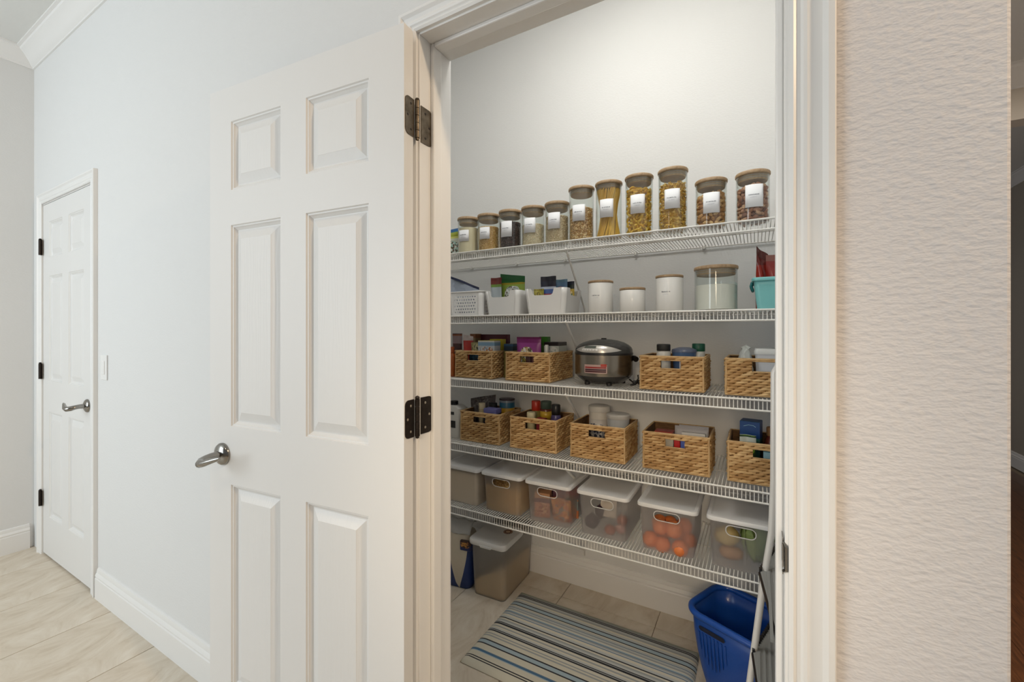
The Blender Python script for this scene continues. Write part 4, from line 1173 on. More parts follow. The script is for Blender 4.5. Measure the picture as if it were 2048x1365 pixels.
# ------------------------------------------------------------------ contents, fourth shelf
jug = thing('white_jug', (-1.345, 1.775, z4), 'white jug with a black cap and label, beside the jamb', 'jug')
b = MB(); b.loft([rrect(0.11, 0.08, 0.015, 0), rrect(0.112, 0.082, 0.02, 0.09), rrect(0.108, 0.078, 0.02, 0.145), rrect(0.07, 0.06, 0.02, 0.160)]); b.build('jug_body', C('white_jug_plastic', (196, 194, 188), 0.35), jug, smooth=40)
b = MB(); b.lathe([(0.02, 0.158), (0.022, 0.160), (0.022, 0.178), (0.0005, 0.179)], 20, (-0.012, 0, 0)); b.build('cap', M['black'], jug, smooth=40)
b = MB(); b.box(-0.05, 0.028, -0.0425, -0.0412, 0.05, 0.085); b.box(-0.05, 0.02, -0.0425, -0.0412, 0.115, 0.130); b.build('label', M['black'], jug)
pouch('flour_bag', (-1.215, 1.84, f4), 0.150, 0.198, 0.06, band_mat('bag_grey', [(0, (86, 76, 74))], (6, [(96, 88, 84), (70, 58, 58), (120, 112, 108)], 0.1, 0.95)), 'crumpled dark grey bag at the back of the basket beside the jug', 'bag', slope=0.03, seal=0.012, wav=0.01)
bottle('spice_bottle', (-1.176, 1.765, f4), 0.0165, 0.178, C('cream_bottle', (196, 176, 136), 0.4), C('cream_cap', (206, 190, 156), 0.4), 'cream bottle in the basket nearest the jug', neck=0.9, shoulder=0.9)
bottle('spice_bottle', (-1.150, 1.825, f4), 0.024, 0.172, C('dark_bottle', (24, 24, 36), 0.3), M['black'], 'dark bottle with a rounded black cap beside the cream bottle', neck=0.8)
carton('soap_box', (-1.115, 1.765, f4), 0.072, 0.05, 0.156, band_mat('box_lilac', [(0, (30, 30, 44)), (0.86, (112, 112, 170))]), 'lilac topped box beside the cream bottle', flap=C('lilac_card', (118, 118, 176)))
can = thing('food_tin', (-1.093, 1.868, f4), 'blue tin with a yellow band in the basket beside the jug', 'tin')
b = MB(); b.lathe([(0.0005, 0), (0.039, 0), (0.039, 0.186), (0.037, 0.190), (0.0005, 0.188)], 32); b.build('tin_body', band_mat('tin_blueyellow', [(0, (196, 150, 40)), (0.78, (24, 92, 122)), (0.92, (120, 130, 140))]), can, smooth=40)
b = MB(); b.lathe([(0.0400, 0.186), (0.0400, 0.192), (0.0005, 0.193)], 32); b.build('lid', C('tin_lid', (60, 40, 46), 0.3, metal=0.5), can, smooth=40)
bottle('syrup_bottle', (-0.925, 1.86, f4), 0.026, 0.196, C('pale_yellow_bottle', (150, 140, 70), 0.3), C('red_cap', (186, 50, 34), 0.35), 'bottle with a red cap in the second basket from the jug', neck=0.75, caph=0.045, capr=0.022)
bottle('syrup_bottle', (-0.862, 1.84, f4), 0.029, 0.202, C('brown_bottle', (96, 48, 36), 0.25), C('slate_cap', (66, 82, 72), 0.35), 'brown bottle with a yellow band and slate cap', neck=0.85, caph=0.034, capr=0.026, band=(C('yellow_band', (196, 160, 50)), 0.72, 0.93), shoulder=0.96)
bottle('vitamin_bottle', (-0.798, 1.81, f4), 0.0235, 0.195, C('violet_bottle', (70, 62, 104), 0.3), M['black'], 'violet bottle with a tall black cap', neck=0.85, caph=0.045, capr=0.021, shoulder=0.9)
bottle('spice_bottle', (-0.906, 1.77, f4), 0.0185, 0.158, C('ivory_bottle', (186, 174, 134), 0.4), C('ivory_cap', (196, 186, 150), 0.4), 'short ivory capped bottle in front of the red cap', neck=0.98, caph=0.034, shoulder=0.95)
carton('spice_box', (-0.850, 1.765, f4), 0.040, 0.03, 0.135, C('crimson_card', (130, 36, 44)), 'small crimson box in front of the yellow banded bottle')
bottle('supplement_tub', (-0.612, 1.868, f4), 0.0445, 0.200, C('offwhite_tub', (206, 200, 190), 0.35), C('grey_white_lid', (200, 196, 188), 0.35), 'tall white tub with a dark label in a woven basket', 'tub', neck=0.97, caph=0.026, capr=0.0475, shoulder=0.97, band=(band_mat('tub_label', [(0, (120, 116, 118)), (0.4, (196, 190, 184))], (5, [(50, 56, 76), (150, 150, 156), (206, 202, 196)], 0.0, 0.8)), 0.3, 0.82))
tb = thing('plastic_tub', (-0.519, 1.845, f4), 'low wide white tub beside the tall tub in the same basket', 'tub')
b = MB(); b.lathe([(0.0005, 0.10), (0.044, 0.10), (0.048, 0.155), (0.048, 0.160)], 36); b.build('tub_body', C('milky_tub', (186, 190, 194), 0.3), tb, smooth=40)
b = MB(); b.lathe([(0.0485, 0.154), (0.0505, 0.157), (0.0505, 0.170), (0.047, 0.174), (0.038, 0.176), (0.0005, 0.176)], 36); b.build('lid', C('milky_lid', (206, 204, 200), 0.3), tb, smooth=40)
carton('spice_box', (-0.52, 1.85, f4), 0.07, 0.09, 0.098, C('teal_grey_card', (110, 132, 138)), 'teal grey box under the low white tub, seen in the hand hole')
GE = 'paper envelopes in the woven basket'
for k, (dx, dy, hh, c) in enumerate(((0.0, 0.00, 0.150, 'pale grey'), (0.004, 0.014, 0.152, 'grey'), (-0.012, 0.028, 0.156, 'light grey'), (0.002, 0.042, 0.158, 'white grey'))):
    en = thing('envelope', (-0.218 + dx, 1.800 + dy, f4), '%s paper envelope filed upright in the woven basket, number %s from its front' % (c, ('one', 'two', 'three', 'four')[k]), 'envelope', GE, rx=-0.10)
    b = MB(); b.box(-0.055, 0.055, -0.0015, 0.0015, 0, hh - 0.006); b.build('envelope_body', C('envelope_%d' % k, (186 - 6 * k, 184 - 6 * k, 186 - 5 * k), 0.7), en)
    b = MB(); b.add([(-0.055, -0.0018, hh - 0.006), (0.055, -0.0018, hh - 0.006), (0.0, -0.0022, hh * 0.72)], [(0, 1, 2)]); b.build('flap', bpy.data.materials['envelope_%d' % k], en, solid=0.0004)
carton('spice_box', (-0.206, 1.765, f4), 0.085, 0.02, 0.142, C('white_carton', (200, 196, 190)), 'white carton in front of the envelopes')
carton('spice_box', (-0.318, 1.80, f4), 0.070, 0.05, 0.132, C('scarlet_card', (150, 44, 34)), 'scarlet box beside the envelopes')
carton('spice_box', (-0.262, 1.748, f4), 0.022, 0.016, 0.118, C('vivid_red_card', (186, 30, 30)), 'narrow bright red box in the hand hole of the envelope basket')
carton('spice_box', (-0.238, 1.746, f4), 0.022, 0.014, 0.116, C('vivid_blue_card', (76, 96, 176)), 'narrow blue box in the hand hole of the envelope basket')
carton('spice_box', (-0.290, 1.75, f4), 0.03, 0.02, 0.112, C('beige_card', (180, 172, 156)), 'narrow beige box in the hand hole of the envelope basket')
carton('food_carton', (-0.014, 1.825, f4), 0.066, 0.06, 0.200, band_mat('box_blue', [(0, (20, 74, 70)), (0.66, (30, 96, 92)), (0.70, (18, 66, 128))]), 'tall blue carton with a pale swoosh, standing in the last basket', rz=-0.15)
b = MB(); b.tube([(-0.020, -0.0308, 0.182), (-0.004, -0.0308, 0.188), (0.012, -0.0308, 0.187), (0.020, -0.0308, 0.182)], 0.0012, 5)
b.build('swoosh', C('pale_blue_ink', (150, 190, 216)), bpy.data.objects['food_carton'])
pouch('snack_pouch', (-0.024, 1.765, f4), 0.052, 0.158, 0.025, band_mat('pouch_darkgreen', [(0, (40, 70, 40)), (0.88, (190, 196, 186))], (7, [(150, 196, 40), (60, 80, 50), (110, 150, 60)], 0.6, 0.85)), 'clear topped pouch with lime print in front of the blue carton', seal=0.008)
bottle('sauce_bottle', (0.052, 1.835, f4), 0.026, 0.180, C('reddish_bottle', (110, 50, 36), 0.25), C('tan_cap', (150, 106, 64), 0.4), 'reddish brown bottle with a tan cap beside the blue carton', neck=0.6)
carton('spice_box', (0.050, 1.762, f4), 0.052, 0.03, 0.118, band_mat('box_paleblue', [(0, (150, 186, 196)), (0.9, (60, 110, 120))]), 'pale blue box in the hand hole of the last basket')
carton('spice_box', (0.085, 1.762, f4), 0.04, 0.03, 0.150, C('cream_card', (206, 196, 170)), 'cream box beside the casing in the last basket')
# dark things seen through the hand holes
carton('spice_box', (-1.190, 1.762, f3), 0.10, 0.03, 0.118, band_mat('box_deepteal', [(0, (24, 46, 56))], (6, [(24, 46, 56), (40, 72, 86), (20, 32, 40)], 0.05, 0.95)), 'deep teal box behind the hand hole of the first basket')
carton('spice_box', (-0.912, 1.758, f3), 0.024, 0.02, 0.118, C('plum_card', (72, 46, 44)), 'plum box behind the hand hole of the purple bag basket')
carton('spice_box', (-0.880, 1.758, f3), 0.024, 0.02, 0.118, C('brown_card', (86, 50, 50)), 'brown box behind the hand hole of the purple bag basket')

# ------------------------------------------------------------------ lidded plastic bins on the lowest shelf
z5 = S[5] + DECK - 0.0015
GP = 'frosted plastic bins with white lids'
bin_cache = {}
def lid_bin(x, label, handle=True):
    root = thing('lidded_bin', (x, 1.845, z5), label, 'bin', GP)
    W0, W1, D0, D1, H = 0.186, 0.200, 0.272, 0.286, 0.170
    key = handle
    if key not in bin_cache:
        hol = (lambda W: [stadium(W / 2, 0.138, 0.085, 0.034, 0.015)]) if handle else None
        o, res = tub_body(root, 'bin_body', M['frost'], W0, D0, W1, D1, H, 0.018, front_holes=hol, solid=0)
        g = None
        if handle:
            mp, W = res['front']
            g = MB(); g.tube([Vector(mp(u, v)) + Vector((0, -0.001, 0)) for u, v in stadium(W / 2, 0.138, 0.087, 0.036, 0.016)], 0.0019, 6, closed=True)
            g = g.build('handle_rim', M['lidplastic'], root, smooth=60)
        l = MB(); LW, LD = 0.222, 0.308
        l.loft([rrect(LW - 0.008, LD - 0.008, 0.020, H - 0.005), rrect(LW, LD, 0.022, H - 0.003), rrect(LW, LD, 0.022, H + 0.006), rrect(LW - 0.006, LD - 0.006, 0.020, H + 0.0105), rrect(LW - 0.028, LD - 0.028, 0.014, H + 0.0115),
                rrect(LW - 0.036, LD - 0.036, 0.012, H + 0.008), rrect(LW - 0.044, LD - 0.044, 0.010, H + 0.0075)])
        lo = l.build('lid', M['lidplastic'], root, smooth=40)
        bin_cache[key] = (o, g, lo)
    else:
        for src in bin_cache[key]:
            if src is None: continue
            c = src.copy(); COL.objects.link(c); c.parent = root
    return root
BX = [-1.262, -1.029, -0.793, -0.546, -0.294, -0.045]
lid_bin(BX[0], 'frosted bin of pale flour at the jamb end of the lowest shelf', False)
lid_bin(BX[1], 'frosted bin two thirds full of rolled oats')
lid_bin(BX[2], 'frosted bin holding snack packets')
lid_bin(BX[3], 'frosted bin holding onions and garlic')
lid_bin(BX[4], 'frosted bin holding oranges')
lid_bin(BX[5], 'frosted bin holding potatoes and a cabbage, cut by the casing')
f5 = z5 + 0.0032
b = MB(); b.loft([rrect(0.180, 0.264, 0.016, 0), rrect(0.190, 0.276, 0.016, 0.146), rrect(0.170, 0.26, 0.016, 0.150)])
tag(b.build('flour', C('beige_flour', (232, 216, 190), 0.95, bmp=(60, 0.3, 0.002)), None, (BX[0], 1.845, f5), smooth=40), 'beige flour filling the frosted bin beside the jamb', 'flour', None, 'stuff')
b = MB(); rnd = random.Random(9)
c = MB(); c.loft([rrect(0.168, 0.25, 0.016, 0.002), rrect(0.174, 0.258, 0.016, 0.108)]); b.add(c.v, c.f, 0.3)
L0, L1 = rrect(0.178, 0.264, 0.016, 0, n=3), rrect(0.186, 0.272, 0.016, 0.112, n=3)
for _ in range(7500):
    s_ = rnd.random() * 4
    if s_ < 3.2:                        # along front, right and left faces
        k = rnd.choice((0, 0, 0, 1, 1, 2)); zz = rnd.random() ** 1.0 * 0.112; t = zz / 0.112
        hw = (0.178 + 0.008 * t) / 2; hd = (0.264 + 0.008 * t) / 2
        p = (rnd.uniform(-hw, hw), -hd, zz) if k == 0 else (hw if k == 1 else -hw, rnd.uniform(-hd, hd), zz)
        if abs(p[0]) > hw - 0.006 and abs(p[1]) > hd - 0.006: continue
    else:
        p = (rnd.uniform(-0.09, 0.09), rnd.uniform(-0.13, 0.13), 0.110 + rnd.uniform(-.002, .004))
    scatter(b, OCT, p, 0.0031, rnd, (1, .8, .4))
tag(b.build('rolled_oats', MF['rolled'], None, (BX[1], 1.845, f5), smooth=50), 'rolled oats heaped in the frosted bin', 'oats', None, 'stuff')
# packets
carton('snack_box', (-0.846, 1.775, f5), 0.072, 0.055, 0.108, band_mat('box_snack', [(0, (176, 118, 92)), (0.62, (120, 84, 84)), (0.80, (190, 140, 100))], (6, [(196, 140, 110), (150, 86, 70), (206, 166, 130)], 0.1, 0.6)), 'peach and brown snack box standing in the packet bin', rz=0.25, flap=C('peach_card', (196, 146, 106)))
pouch('snack_pouch', (-0.752, 1.775, f5), 0.095, 0.100, 0.05, band_mat('pouch_orange', [(0, (176, 96, 62)), (0.5, (206, 140, 70))], (6, [(214, 150, 80), (176, 84, 60), (120, 130, 130), (196, 120, 70)], 0.05, 0.95)), 'orange snack pouch leaning in the packet bin', rx=0.15, seal=0.012)
pouch('snack_pouch', (-0.775, 1.86, f5), 0.14, 0.140, 0.05, band_mat('pouch_mauve', [(0, (120, 84, 100)), (0.7, (150, 60, 50))], (5, [(130, 90, 110), (160, 70, 60), (96, 70, 84)], 0.1, 0.9)), 'mauve and red pouch at the back of the packet bin', seal=0.012)
pouch('snack_pouch', (-0.725, 1.83, f5), 0.07, 0.088, 0.04, band_mat('pouch_greyorange', [(0, (180, 110, 70)), (0.45, (110, 122, 122))], (5, [(196, 130, 80), (112, 124, 124)], 0.1, 0.9)), 'grey and orange pouch beside the leaning one', rz=-0.3, seal=0.01)

def produce(name, loc, r, mat, label, cat, group=None, sx=1, sy=1, sz=1, dimple=0.05, stem=None, bumpy=0.0, seed=0, rx=0.0, rz=0.0):
    root = thing(name, loc, label, cat, group, rz, rx)
    bm = bmesh.new(); bmesh.ops.create_icosphere(bm, subdivisions=3, radius=1)
    rnd = random.Random(seed); ph = [rnd.random() * 6.28 for _ in range(6)]
    vs = []
    for v in bm.verts:
        p = v.co.normalized(); k = 1 + bumpy * (math.sin(4 * p.x + ph[0]) + math.sin(5 * p.y + ph[1]) + math.sin(4.5 * p.z + ph[2])) / 3
        k -= dimple * max(0, (p.z - 0.86) / 0.14) ** 1.5 + dimple * 0.5 * max(0, (-p.z - 0.9) / 0.1)
        vs.append((p.x * r * sx * k, p.y * r * sy * k, r * sz * (1 + p.z * k)))
    b = MB(); b.add(vs, [tuple(q.index for q in f.verts) for f in bm.faces]); bm.free()
    b.build('skin', mat, root, smooth=80)
    if stem:
        s = MB(); s.tube([(0, 0, r * sz * 1.92), (0.001, 0, r * sz * 1.92 + stem[0])], [stem[1], stem[1] * 0.6], 8); s.build('stem', stem[2], root)
    return root
M['orange'] = pbr('orange_peel', (232, 136, 74), 0.42, var=(14, (222, 118, 58), 0.2), bmp=(220, 0.4, 0.0012))
M['stem'] = pbr('stem_brown', (96, 84, 46), 0.8)
GO = 'oranges in a frosted bin'
OR = [(-0.366, 1.752, 0.000, 'touching the corner, bottom row beside the onion bin'), (-0.300, 1.752, 0.0, 'bottom row at the middle of the bin front'), (-0.236, 1.752, 0.0, 'bottom row, nearest the cabbage bin'), (-0.338, 1.757, 0.047, 'upper row, second from the onion bin'),
      (-0.272, 1.757, 0.045, 'upper row, largest above the middle gap'), (-0.226, 1.815, 0.044, 'upper row, set back beside the cabbage bin'), (-0.372, 1.815, 0.050, 'upper row, set back beside the onion bin'), (-0.33, 1.83, 0.0, 'bottom row behind the corner one'), (-0.25, 1.835, 0.0, 'bottom row behind the others'), (-0.30, 1.835, 0.052, 'top of the heap, just under the hand hole')]
for k, (x, y, dz, wh) in enumerate(OR):
    x = -0.294 + (x + 0.300) * 0.80; y += 0.006
    produce('orange', (x, y, f5 + dz), 0.0305 if k != 4 else 0.0335, M['orange'], 'orange in the frosted bin, ' + wh, 'orange', GO, stem=(0.0015, 0.0022, M['stem']), seed=k, rx=random.uniform(0.4, 1.6), rz=random.uniform(-1, 1))
# onions, garlic
M['onion'] = pbr('red_onion_skin', (74, 52, 62), 0.35, var=(10, (52, 36, 48), 0.2))
M['shallot'] = pbr('shallot_skin', (176, 112, 88), 0.35, var=(14, (150, 84, 72), 0.2))
M['garlic'] = pbr('garlic_skin', (206, 176, 160), 0.5, var=(16, (176, 120, 120), 0.2))
produce('red_onion', (-0.610, 1.775, f5), 0.030, M['onion'], 'dark red onion by the bin corner facing the snack packets', 'onion', sz=0.95, dimple=-0.25, stem=(0.016, 0.006, M['onion']), rx=0.3)
produce('red_onion', (-0.585, 1.805, f5 + 0.03), 0.029, M['onion'], 'dark onion lying on the corner one in the onion bin', 'onion', dimple=-0.25, stem=(0.014, 0.005, M['onion']), rx=-0.5)
produce('shallot', (-0.528, 1.768, f5), 0.021, M['shallot'], 'copper skinned shallot low in the onion bin', 'shallot', sx=1.1, dimple=-0.2, stem=(0.012, 0.004, M['shallot']), rx=0.8)
produce('garlic_bulb', (-0.490, 1.768, f5), 0.023, M['garlic'], 'pinkish garlic bulb at the front of the onion bin', 'garlic', sz=0.85, dimple=-0.3, bumpy=0.10, stem=(0.016, 0.004, M['garlic']), rx=-0.6)
produce('garlic_bulb', (-0.492, 1.815, f5 + 0.022), 0.023, M['shallot'], 'tan garlic bulb behind the pinkish one', 'garlic', sz=0.9, dimple=-0.3, bumpy=0.08, stem=(0.014, 0.004, M['shallot']), rx=0.4)
pouch('paper_bag', (-0.552, 1.80, f5 + 0.045), 0.070, 0.075, 0.02, C('white_paper', (206, 196, 184), 0.7), 'folded white paper bag on the onions', 'bag', rx=-0.35, slope=0.03, seal=0.01)
# potatoes, cabbage, squash
M['potato'] = pbr('potato_skin', (206, 184, 126), 0.6, var=(16, (180, 152, 96), 0.22), bmp=(40, 0.3, 0.002))
M['potato2'] = pbr('tan_potato_skin', (186, 142, 104), 0.6, var=(16, (160, 116, 80), 0.22), bmp=(40, 0.3, 0.002))
produce('potato', (-0.090, 1.775, f5 + 0.048), 0.036, M['potato'], 'large pale potato resting on the tan one', 'potato', sx=1.15, bumpy=0.05, seed=4, dimple=0)
produce('potato', (-0.078, 1.775, f5), 0.028, M['potato2'], 'tan potato at the bottom of the cabbage bin', 'potato', sx=1.5, sz=0.92, bumpy=0.05, seed=5, dimple=0)
produce('potato', (-0.105, 1.84, f5 + 0.02), 0.034, M['potato'], 'pale potato behind the large one', 'potato', sx=1.1, bumpy=0.05, seed=6, dimple=0)
cab = thing('cabbage', (0.006, 1.795, f5 + 0.002), 'pale green pointed cabbage in the bin cut by the casing', 'cabbage')
M['leaf'] = pbr('cabbage_leaf', (150, 168, 106), 0.5, var=(12, (112, 138, 72), 0.25), bmp=(18, 0.6, 0.006), scale=(1, 1, 3))
M['leafdark'] = pbr('cabbage_outer_leaf', (92, 116, 66), 0.5, var=(12, (124, 146, 86), 0.25), bmp=(18, 0.6, 0.006), scale=(1, 1, 3))
b = MB(); b.lathe([(0.0005, 0.0), (0.012, 0.004), (0.030, 0.03), (0.044, 0.07), (0.043, 0.10), (0.028, 0.13), (0.0005, 0.142)], 24); b.build('heart', M['leaf'], cab, smooth=60)
for k in range(8):
    a = k * 2 * PI / 8 + 0.3; L = MB(); vs = []
    for j in range(7):
        t = j / 6; zz = 0.002 + 0.135 * t; rr = 0.012 + 0.042 * math.sin(PI * min(t * 0.62 + 0.05, 1)) + 0.004 * math.sin(k * 3 + t * 6)
        wv = 0.85 * math.sin(PI * (0.12 + 0.80 * t))
        for i in range(7):
            s_ = (i / 6 - 0.5) * wv; q = rr + 0.004 * abs(i - 3) / 3 * math.sin(t * 9 + k)
            vs.append((q * math.cos(a + s_), q * math.sin(a + s_), zz))
    L.add(vs, [(j * 7 + i, j * 7 + i + 1, (j + 1) * 7 + i + 1, (j + 1) * 7 + i) for j in range(6) for i in range(6)])
    L.build('leaf', M['leafdark'] if k in (0, 1, 6) else M['leaf'], cab, smooth=80, solid=0.0012)

# ------------------------------------------------------------------ on the pantry floor
fb = thing('pet_food_bin', (-1.138, 1.905, 0.0), 'tall clear bin with a white flip lid and round sticker, on the pantry floor', 'bin', rz=math.radians(2))
b = MB(); b.loft([rrect(0.172, 0.30, 0.022, 0.0), rrect(0.178, 0.306, 0.024, 0.02), rrect(0.196, 0.324, 0.026, 0.268)], True, False); b.build('bin_body', M['frostclear'], fb, smooth=40)
b = MB()
lz = 0.268
b.loft([rrect(0.205, 0.216, 0.026, lz - 0.014, 0, -0.066), rrect(0.209, 0.220, 0.028, lz - 0.010, 0, -0.066), rrect(0.209, 0.220, 0.028, lz + 0.006, 0, -0.066), rrect(0.200, 0.210, 0.024, lz + 0.012, 0, -0.066), rrect(0.170, 0.18, 0.02, lz + 0.0135, 0, -0.066)])
ld = b.build('lid', M['whiteplastic'], fb, smooth=40)
b = MB(); b.prism([(-0.028, lz - 0.016), (0.028, lz - 0.016), (0.036, lz - 0.006), (-0.036, lz - 0.006)], -0.181, -0.172); b.build('lid_tab', M['whiteplastic'], ld, bevel=0.002)
b = MB(); b.lathe([(0.024, lz + 0.0136), (0.024, lz + 0.0142), (0.0005, lz + 0.0142)], 28, (0.045, -0.03, 0)); stk = b.build('sticker', C('brown_sticker', (92, 44, 34)), ld)
b = MB()
for k in range(12):
    a = k * PI / 6; b.add([(0.045 + r * math.cos(a + d), -0.03 + r * math.sin(a + d), lz + 0.0144) for r, d in ((0.0225, -.16), (0.0225, .16), (0.0175, .16), (0.0175, -.16))], [(0, 1, 2, 3)])
b.lathe([(0.012, lz + 0.0143), (0.0005, lz + 0.0145)], 16, (0.045, -0.03, 0))
b.build('sticker_print', C('cream_print', (206, 176, 150)), stk)
b = MB(); b.box(-0.098, 0.098, 0.045, 0.164, lz - 0.012, lz + 0.004); b.build('hinge_cover', M['greyplastic'], fb, bevel=0.006)
# sloping meal inside
b = MB(); b.loft([rrect(0.166, 0.292, 0.02, 0.004), rrect(0.172, 0.298, 0.02, 0.05)], True, True)
me_v = []
for (x, y, zz) in b.v:
    if zz > 0.03: zz = 0.050 + (x + 0.086) * 0.55 + (0.15 - y) * 0.05
    me_v.append((x, y, zz))
b.v = me_v
o = b.build('pet_food', MF['kibble'], None, (-1.138, 1.905, 0.0)); o.rotation_euler = (0, 0, math.radians(2))
tag(o, 'tan dry pet food heaped aslant in the clear floor bin', 'pet food', None, 'stuff')

# blue and white bag beside it
def bag_mat():
    m, nt, b_ = new_mat('bag_blue_white'); b_.inputs['Roughness'].default_value = 0.35
    g = coord(nt, 'Generated'); sp_ = nt.nodes.new('ShaderNodeSeparateXYZ'); nt.links.new(g, sp_.inputs[0])
    def mth(op, a, c=None):
        q = nt.nodes.new('ShaderNodeMath'); q.operation = op
        for i, v in enumerate((a, c)):
            if v is None: continue
            if isinstance(v, (int, float)): q.inputs[i].default_value = v
            else: nt.links.new(v, q.inputs[i])
        return q.outputs[0]
    zz = sp_.outputs['Z']; xx = sp_.outputs['X']
    wdt = mth('ADD', mth('MULTIPLY', mth('SUBTRACT', 1.0, mth('POWER', mth('SUBTRACT', 0.95, zz), 2.0)), 0.26), -0.015)
    msk = mth('LESS_THAN', mth('ABSOLUTE', mth('SUBTRACT', xx, 0.66)), wdt)
    top = mth('GREATER_THAN', zz, 0.9)
    msk = mth('MAXIMUM', msk, top)
    mx = nt.nodes.new('ShaderNodeMix'); mx.data_type = 'RGBA'
    mx.inputs[6].default_value = lin((30, 54, 112)); mx.inputs[7].default_value = lin((208, 198, 180))
    nt.links.new(msk, mx.inputs[0]); nt.links.new(mx.outputs[2], b_.inputs['Base Color'])
    bump(nt, b_, noise(nt, coord(nt, 'Object'), 24, 3), 0.5, 0.006)
    return m
fbag = thing('pet_food_bag', (-1.345, 1.80, 0.0), 'blue and white plastic food bag slumped beside the clear floor bin', 'bag', rz=0.12)
b = MB()
for (w_, d_, zz, k) in ((0.185, 0.11, 0.0, 0), (0.200, 0.125, 0.03, 0), (0.205, 0.130, 0.12, 0), (0.200, 0.125, 0.20, 0), (0.185, 0.110, 0.255, 0), (0.175, 0.100, 0.275, 0)):
    pass
loops = [rrect(w_, d_, min(w_, d_) * 0.32, zz, 0.004 * math.sin(zz * 40), 0) for (w_, d_, zz) in ((0.180, 0.10, 0.0), (0.200, 0.125, 0.03), (0.206, 0.135, 0.11), (0.202, 0.130, 0.19), (0.190, 0.115, 0.245), (0.176, 0.098, 0.268))]
b.loft(loops); b.build('bag_body', bag_mat(), fbag, smooth=60)
b = MB()
vs = []; nx = 10
for j in range(5):
    for i in range(nx + 1):
        t = i / nx; s_ = j / 4
        vs.append(((t - 0.5) * (0.176 - 0.03 * s_), -0.045 + 0.11 * s_ + 0.006 * math.sin(t * 9 + j), 0.266 + 0.045 * math.sin(PI * s_ * 0.8) + 0.006 * math.sin(t * 14 + j * 2)))
b.add(vs, [(j * (nx + 1) + i, j * (nx + 1) + i + 1, (j + 1) * (nx + 1) + i + 1, (j + 1) * (nx + 1) + i) for j in range(4) for i in range(nx)])
b.build('folded_top', C('white_plastic_film', (206, 206, 204), 0.25), fbag, smooth=60, solid=0.0008)
b = MB(); b.box(0.045, 0.104, -0.068, -0.05, 0.20, 0.25); b.build('printed_patch', band_mat('bag_print', [(0, (28, 44, 96)), (0.55, (60, 40, 40))], (4, [(196, 140, 70), (70, 46, 40), (150, 100, 60), (40, 40, 60)], 0.3, 0.95)), fbag, bevel=0.004)

# cushioned mat with stripes along its length
mat_t = thing('floor_mat', (-0.602, 1.610, 0.0), 'cushioned floor mat with black, grey and blue stripes on cream', 'mat')
ST = [(0.0, 'D'), (0.012, 'S'), (0.050, 'G'), (0.070, 'K'), (0.080, 'L'), (0.086, 'K'), (0.097, 'L'), (0.120, 'G'), (0.135, 'C'), (0.155, 'L'), (0.178, 'K'), (0.188, 'B'), (0.222, 'K'), (0.232, 'C'), (0.245, 'L'), (0.266, 'U'), (0.272, 'L'), (0.290, 'G'),
      (0.305, 'C'), (0.318, 'B'), (0.330, 'U'), (0.338, 'G'), (0.352, 'L'), (0.366, 'U'), (0.374, 'C'), (0.400, 'L'), (0.424, 'K'), (0.436, 'C'), (0.452, 'G'), (0.470, 'L'), (0.490, 'K'), (0.500, 'L'), (0.505, 'K'), (0.524, 'C'), (0.545, 'G'), (0.560, 'C'), (0.576, 'L'), (0.594, 'K'), (0.603, 'L'), (0.609, 'K'), (0.624, 'C'),
      (0.650, 'G'), (0.662, 'C'), (0.676, 'G'), (0.690, 'C'), (0.728, 'K'), (0.740, 'B'), (0.775, 'K'), (0.787, 'C'), (0.845, 'U'), (0.853, 'N'), (0.868, 'B'), (0.876, 'C'), (0.925, 'K'), (0.934, 'C'), (0.944, 'K'), (0.952, 'C'), (0.985, 'C')]
SC = dict(D=(92, 104, 104), S=(166, 170, 158), G=(158, 160, 158), K=(38, 38, 44), L=(186, 188, 184), C=(208, 202, 184), B=(162, 178, 186), U=(96, 120, 142), N=(72, 108, 140))
MW, MD, MH = 0.815, 0.505, 0.019
ends = [s_[0] for s_ in ST] + [1.0]
ys = []
for k in range(len(ST)):
    n = max(1, int((ends[k + 1] - ends[k]) * MD / 0.008))
    for i in range(n): ys.append((ends[k] + (ends[k + 1] - ends[k]) * i / n, ST[k][1]))
ys.append((1.0, 'C'))
xs = [0, 0.006, 0.014, 0.024, 0.036, 0.05] + [0.05 + (MW - 0.10) * k / 14 for k in range(1, 14)] + [MW - q for q in (0.05, 0.036, 0.024, 0.014, 0.006, 0)]
def mz(x, y):
    d = min(x, MW - x, y, MD - y); e = min(1, d / 0.045)
    return 0.0025 + MH * math.sqrt(max(0, 1 - (1 - e) ** 2)) * 0.96
vs = [(x - MW / 2, MD / 2 - f_ * MD, mz(x, f_ * MD)) for f_, _ in ys for x in xs]
nx = len(xs)
me = bpy.data.meshes.new('mat_top')
fs = [(j * nx + i, j * nx + i + 1, (j + 1) * nx + i + 1, (j + 1) * nx + i) for j in range(len(ys) - 1) for i in range(nx - 1)]
me.from_pydata(vs, [], fs)
at = me.color_attributes.new('stripe', 'FLOAT_COLOR', 'CORNER')
cols = []
for j in range(len(ys) - 1):
    c = lin(SC[ys[j][1]])
    for i in range(nx - 1): cols.extend(c * 4)
at.data.foreach_set('color', cols)
m, nt, bs = new_mat('striped_mat'); a = nt.nodes.new('ShaderNodeAttribute'); a.attribute_name = 'stripe'
nt.links.new(a.outputs['Color'], bs.inputs['Base Color']); bs.inputs['Roughness'].default_value = 0.75
bump(nt, bs, noise(nt, coord(nt, 'Object', (1, 3, 1)), 320, 2), 0.35, 0.001)
me.materials.append(m); me.shade_smooth()
put(me, 'mat_top', mat_t)
b = MB(); b.box(-MW / 2 + 0.001, MW / 2 - 0.001, -MD / 2 + 0.001, MD / 2 - 0.001, 0.0005, 0.0035); b.build('mat_backing', C('mat_backing', (150, 128, 92), 0.8), mat_t)

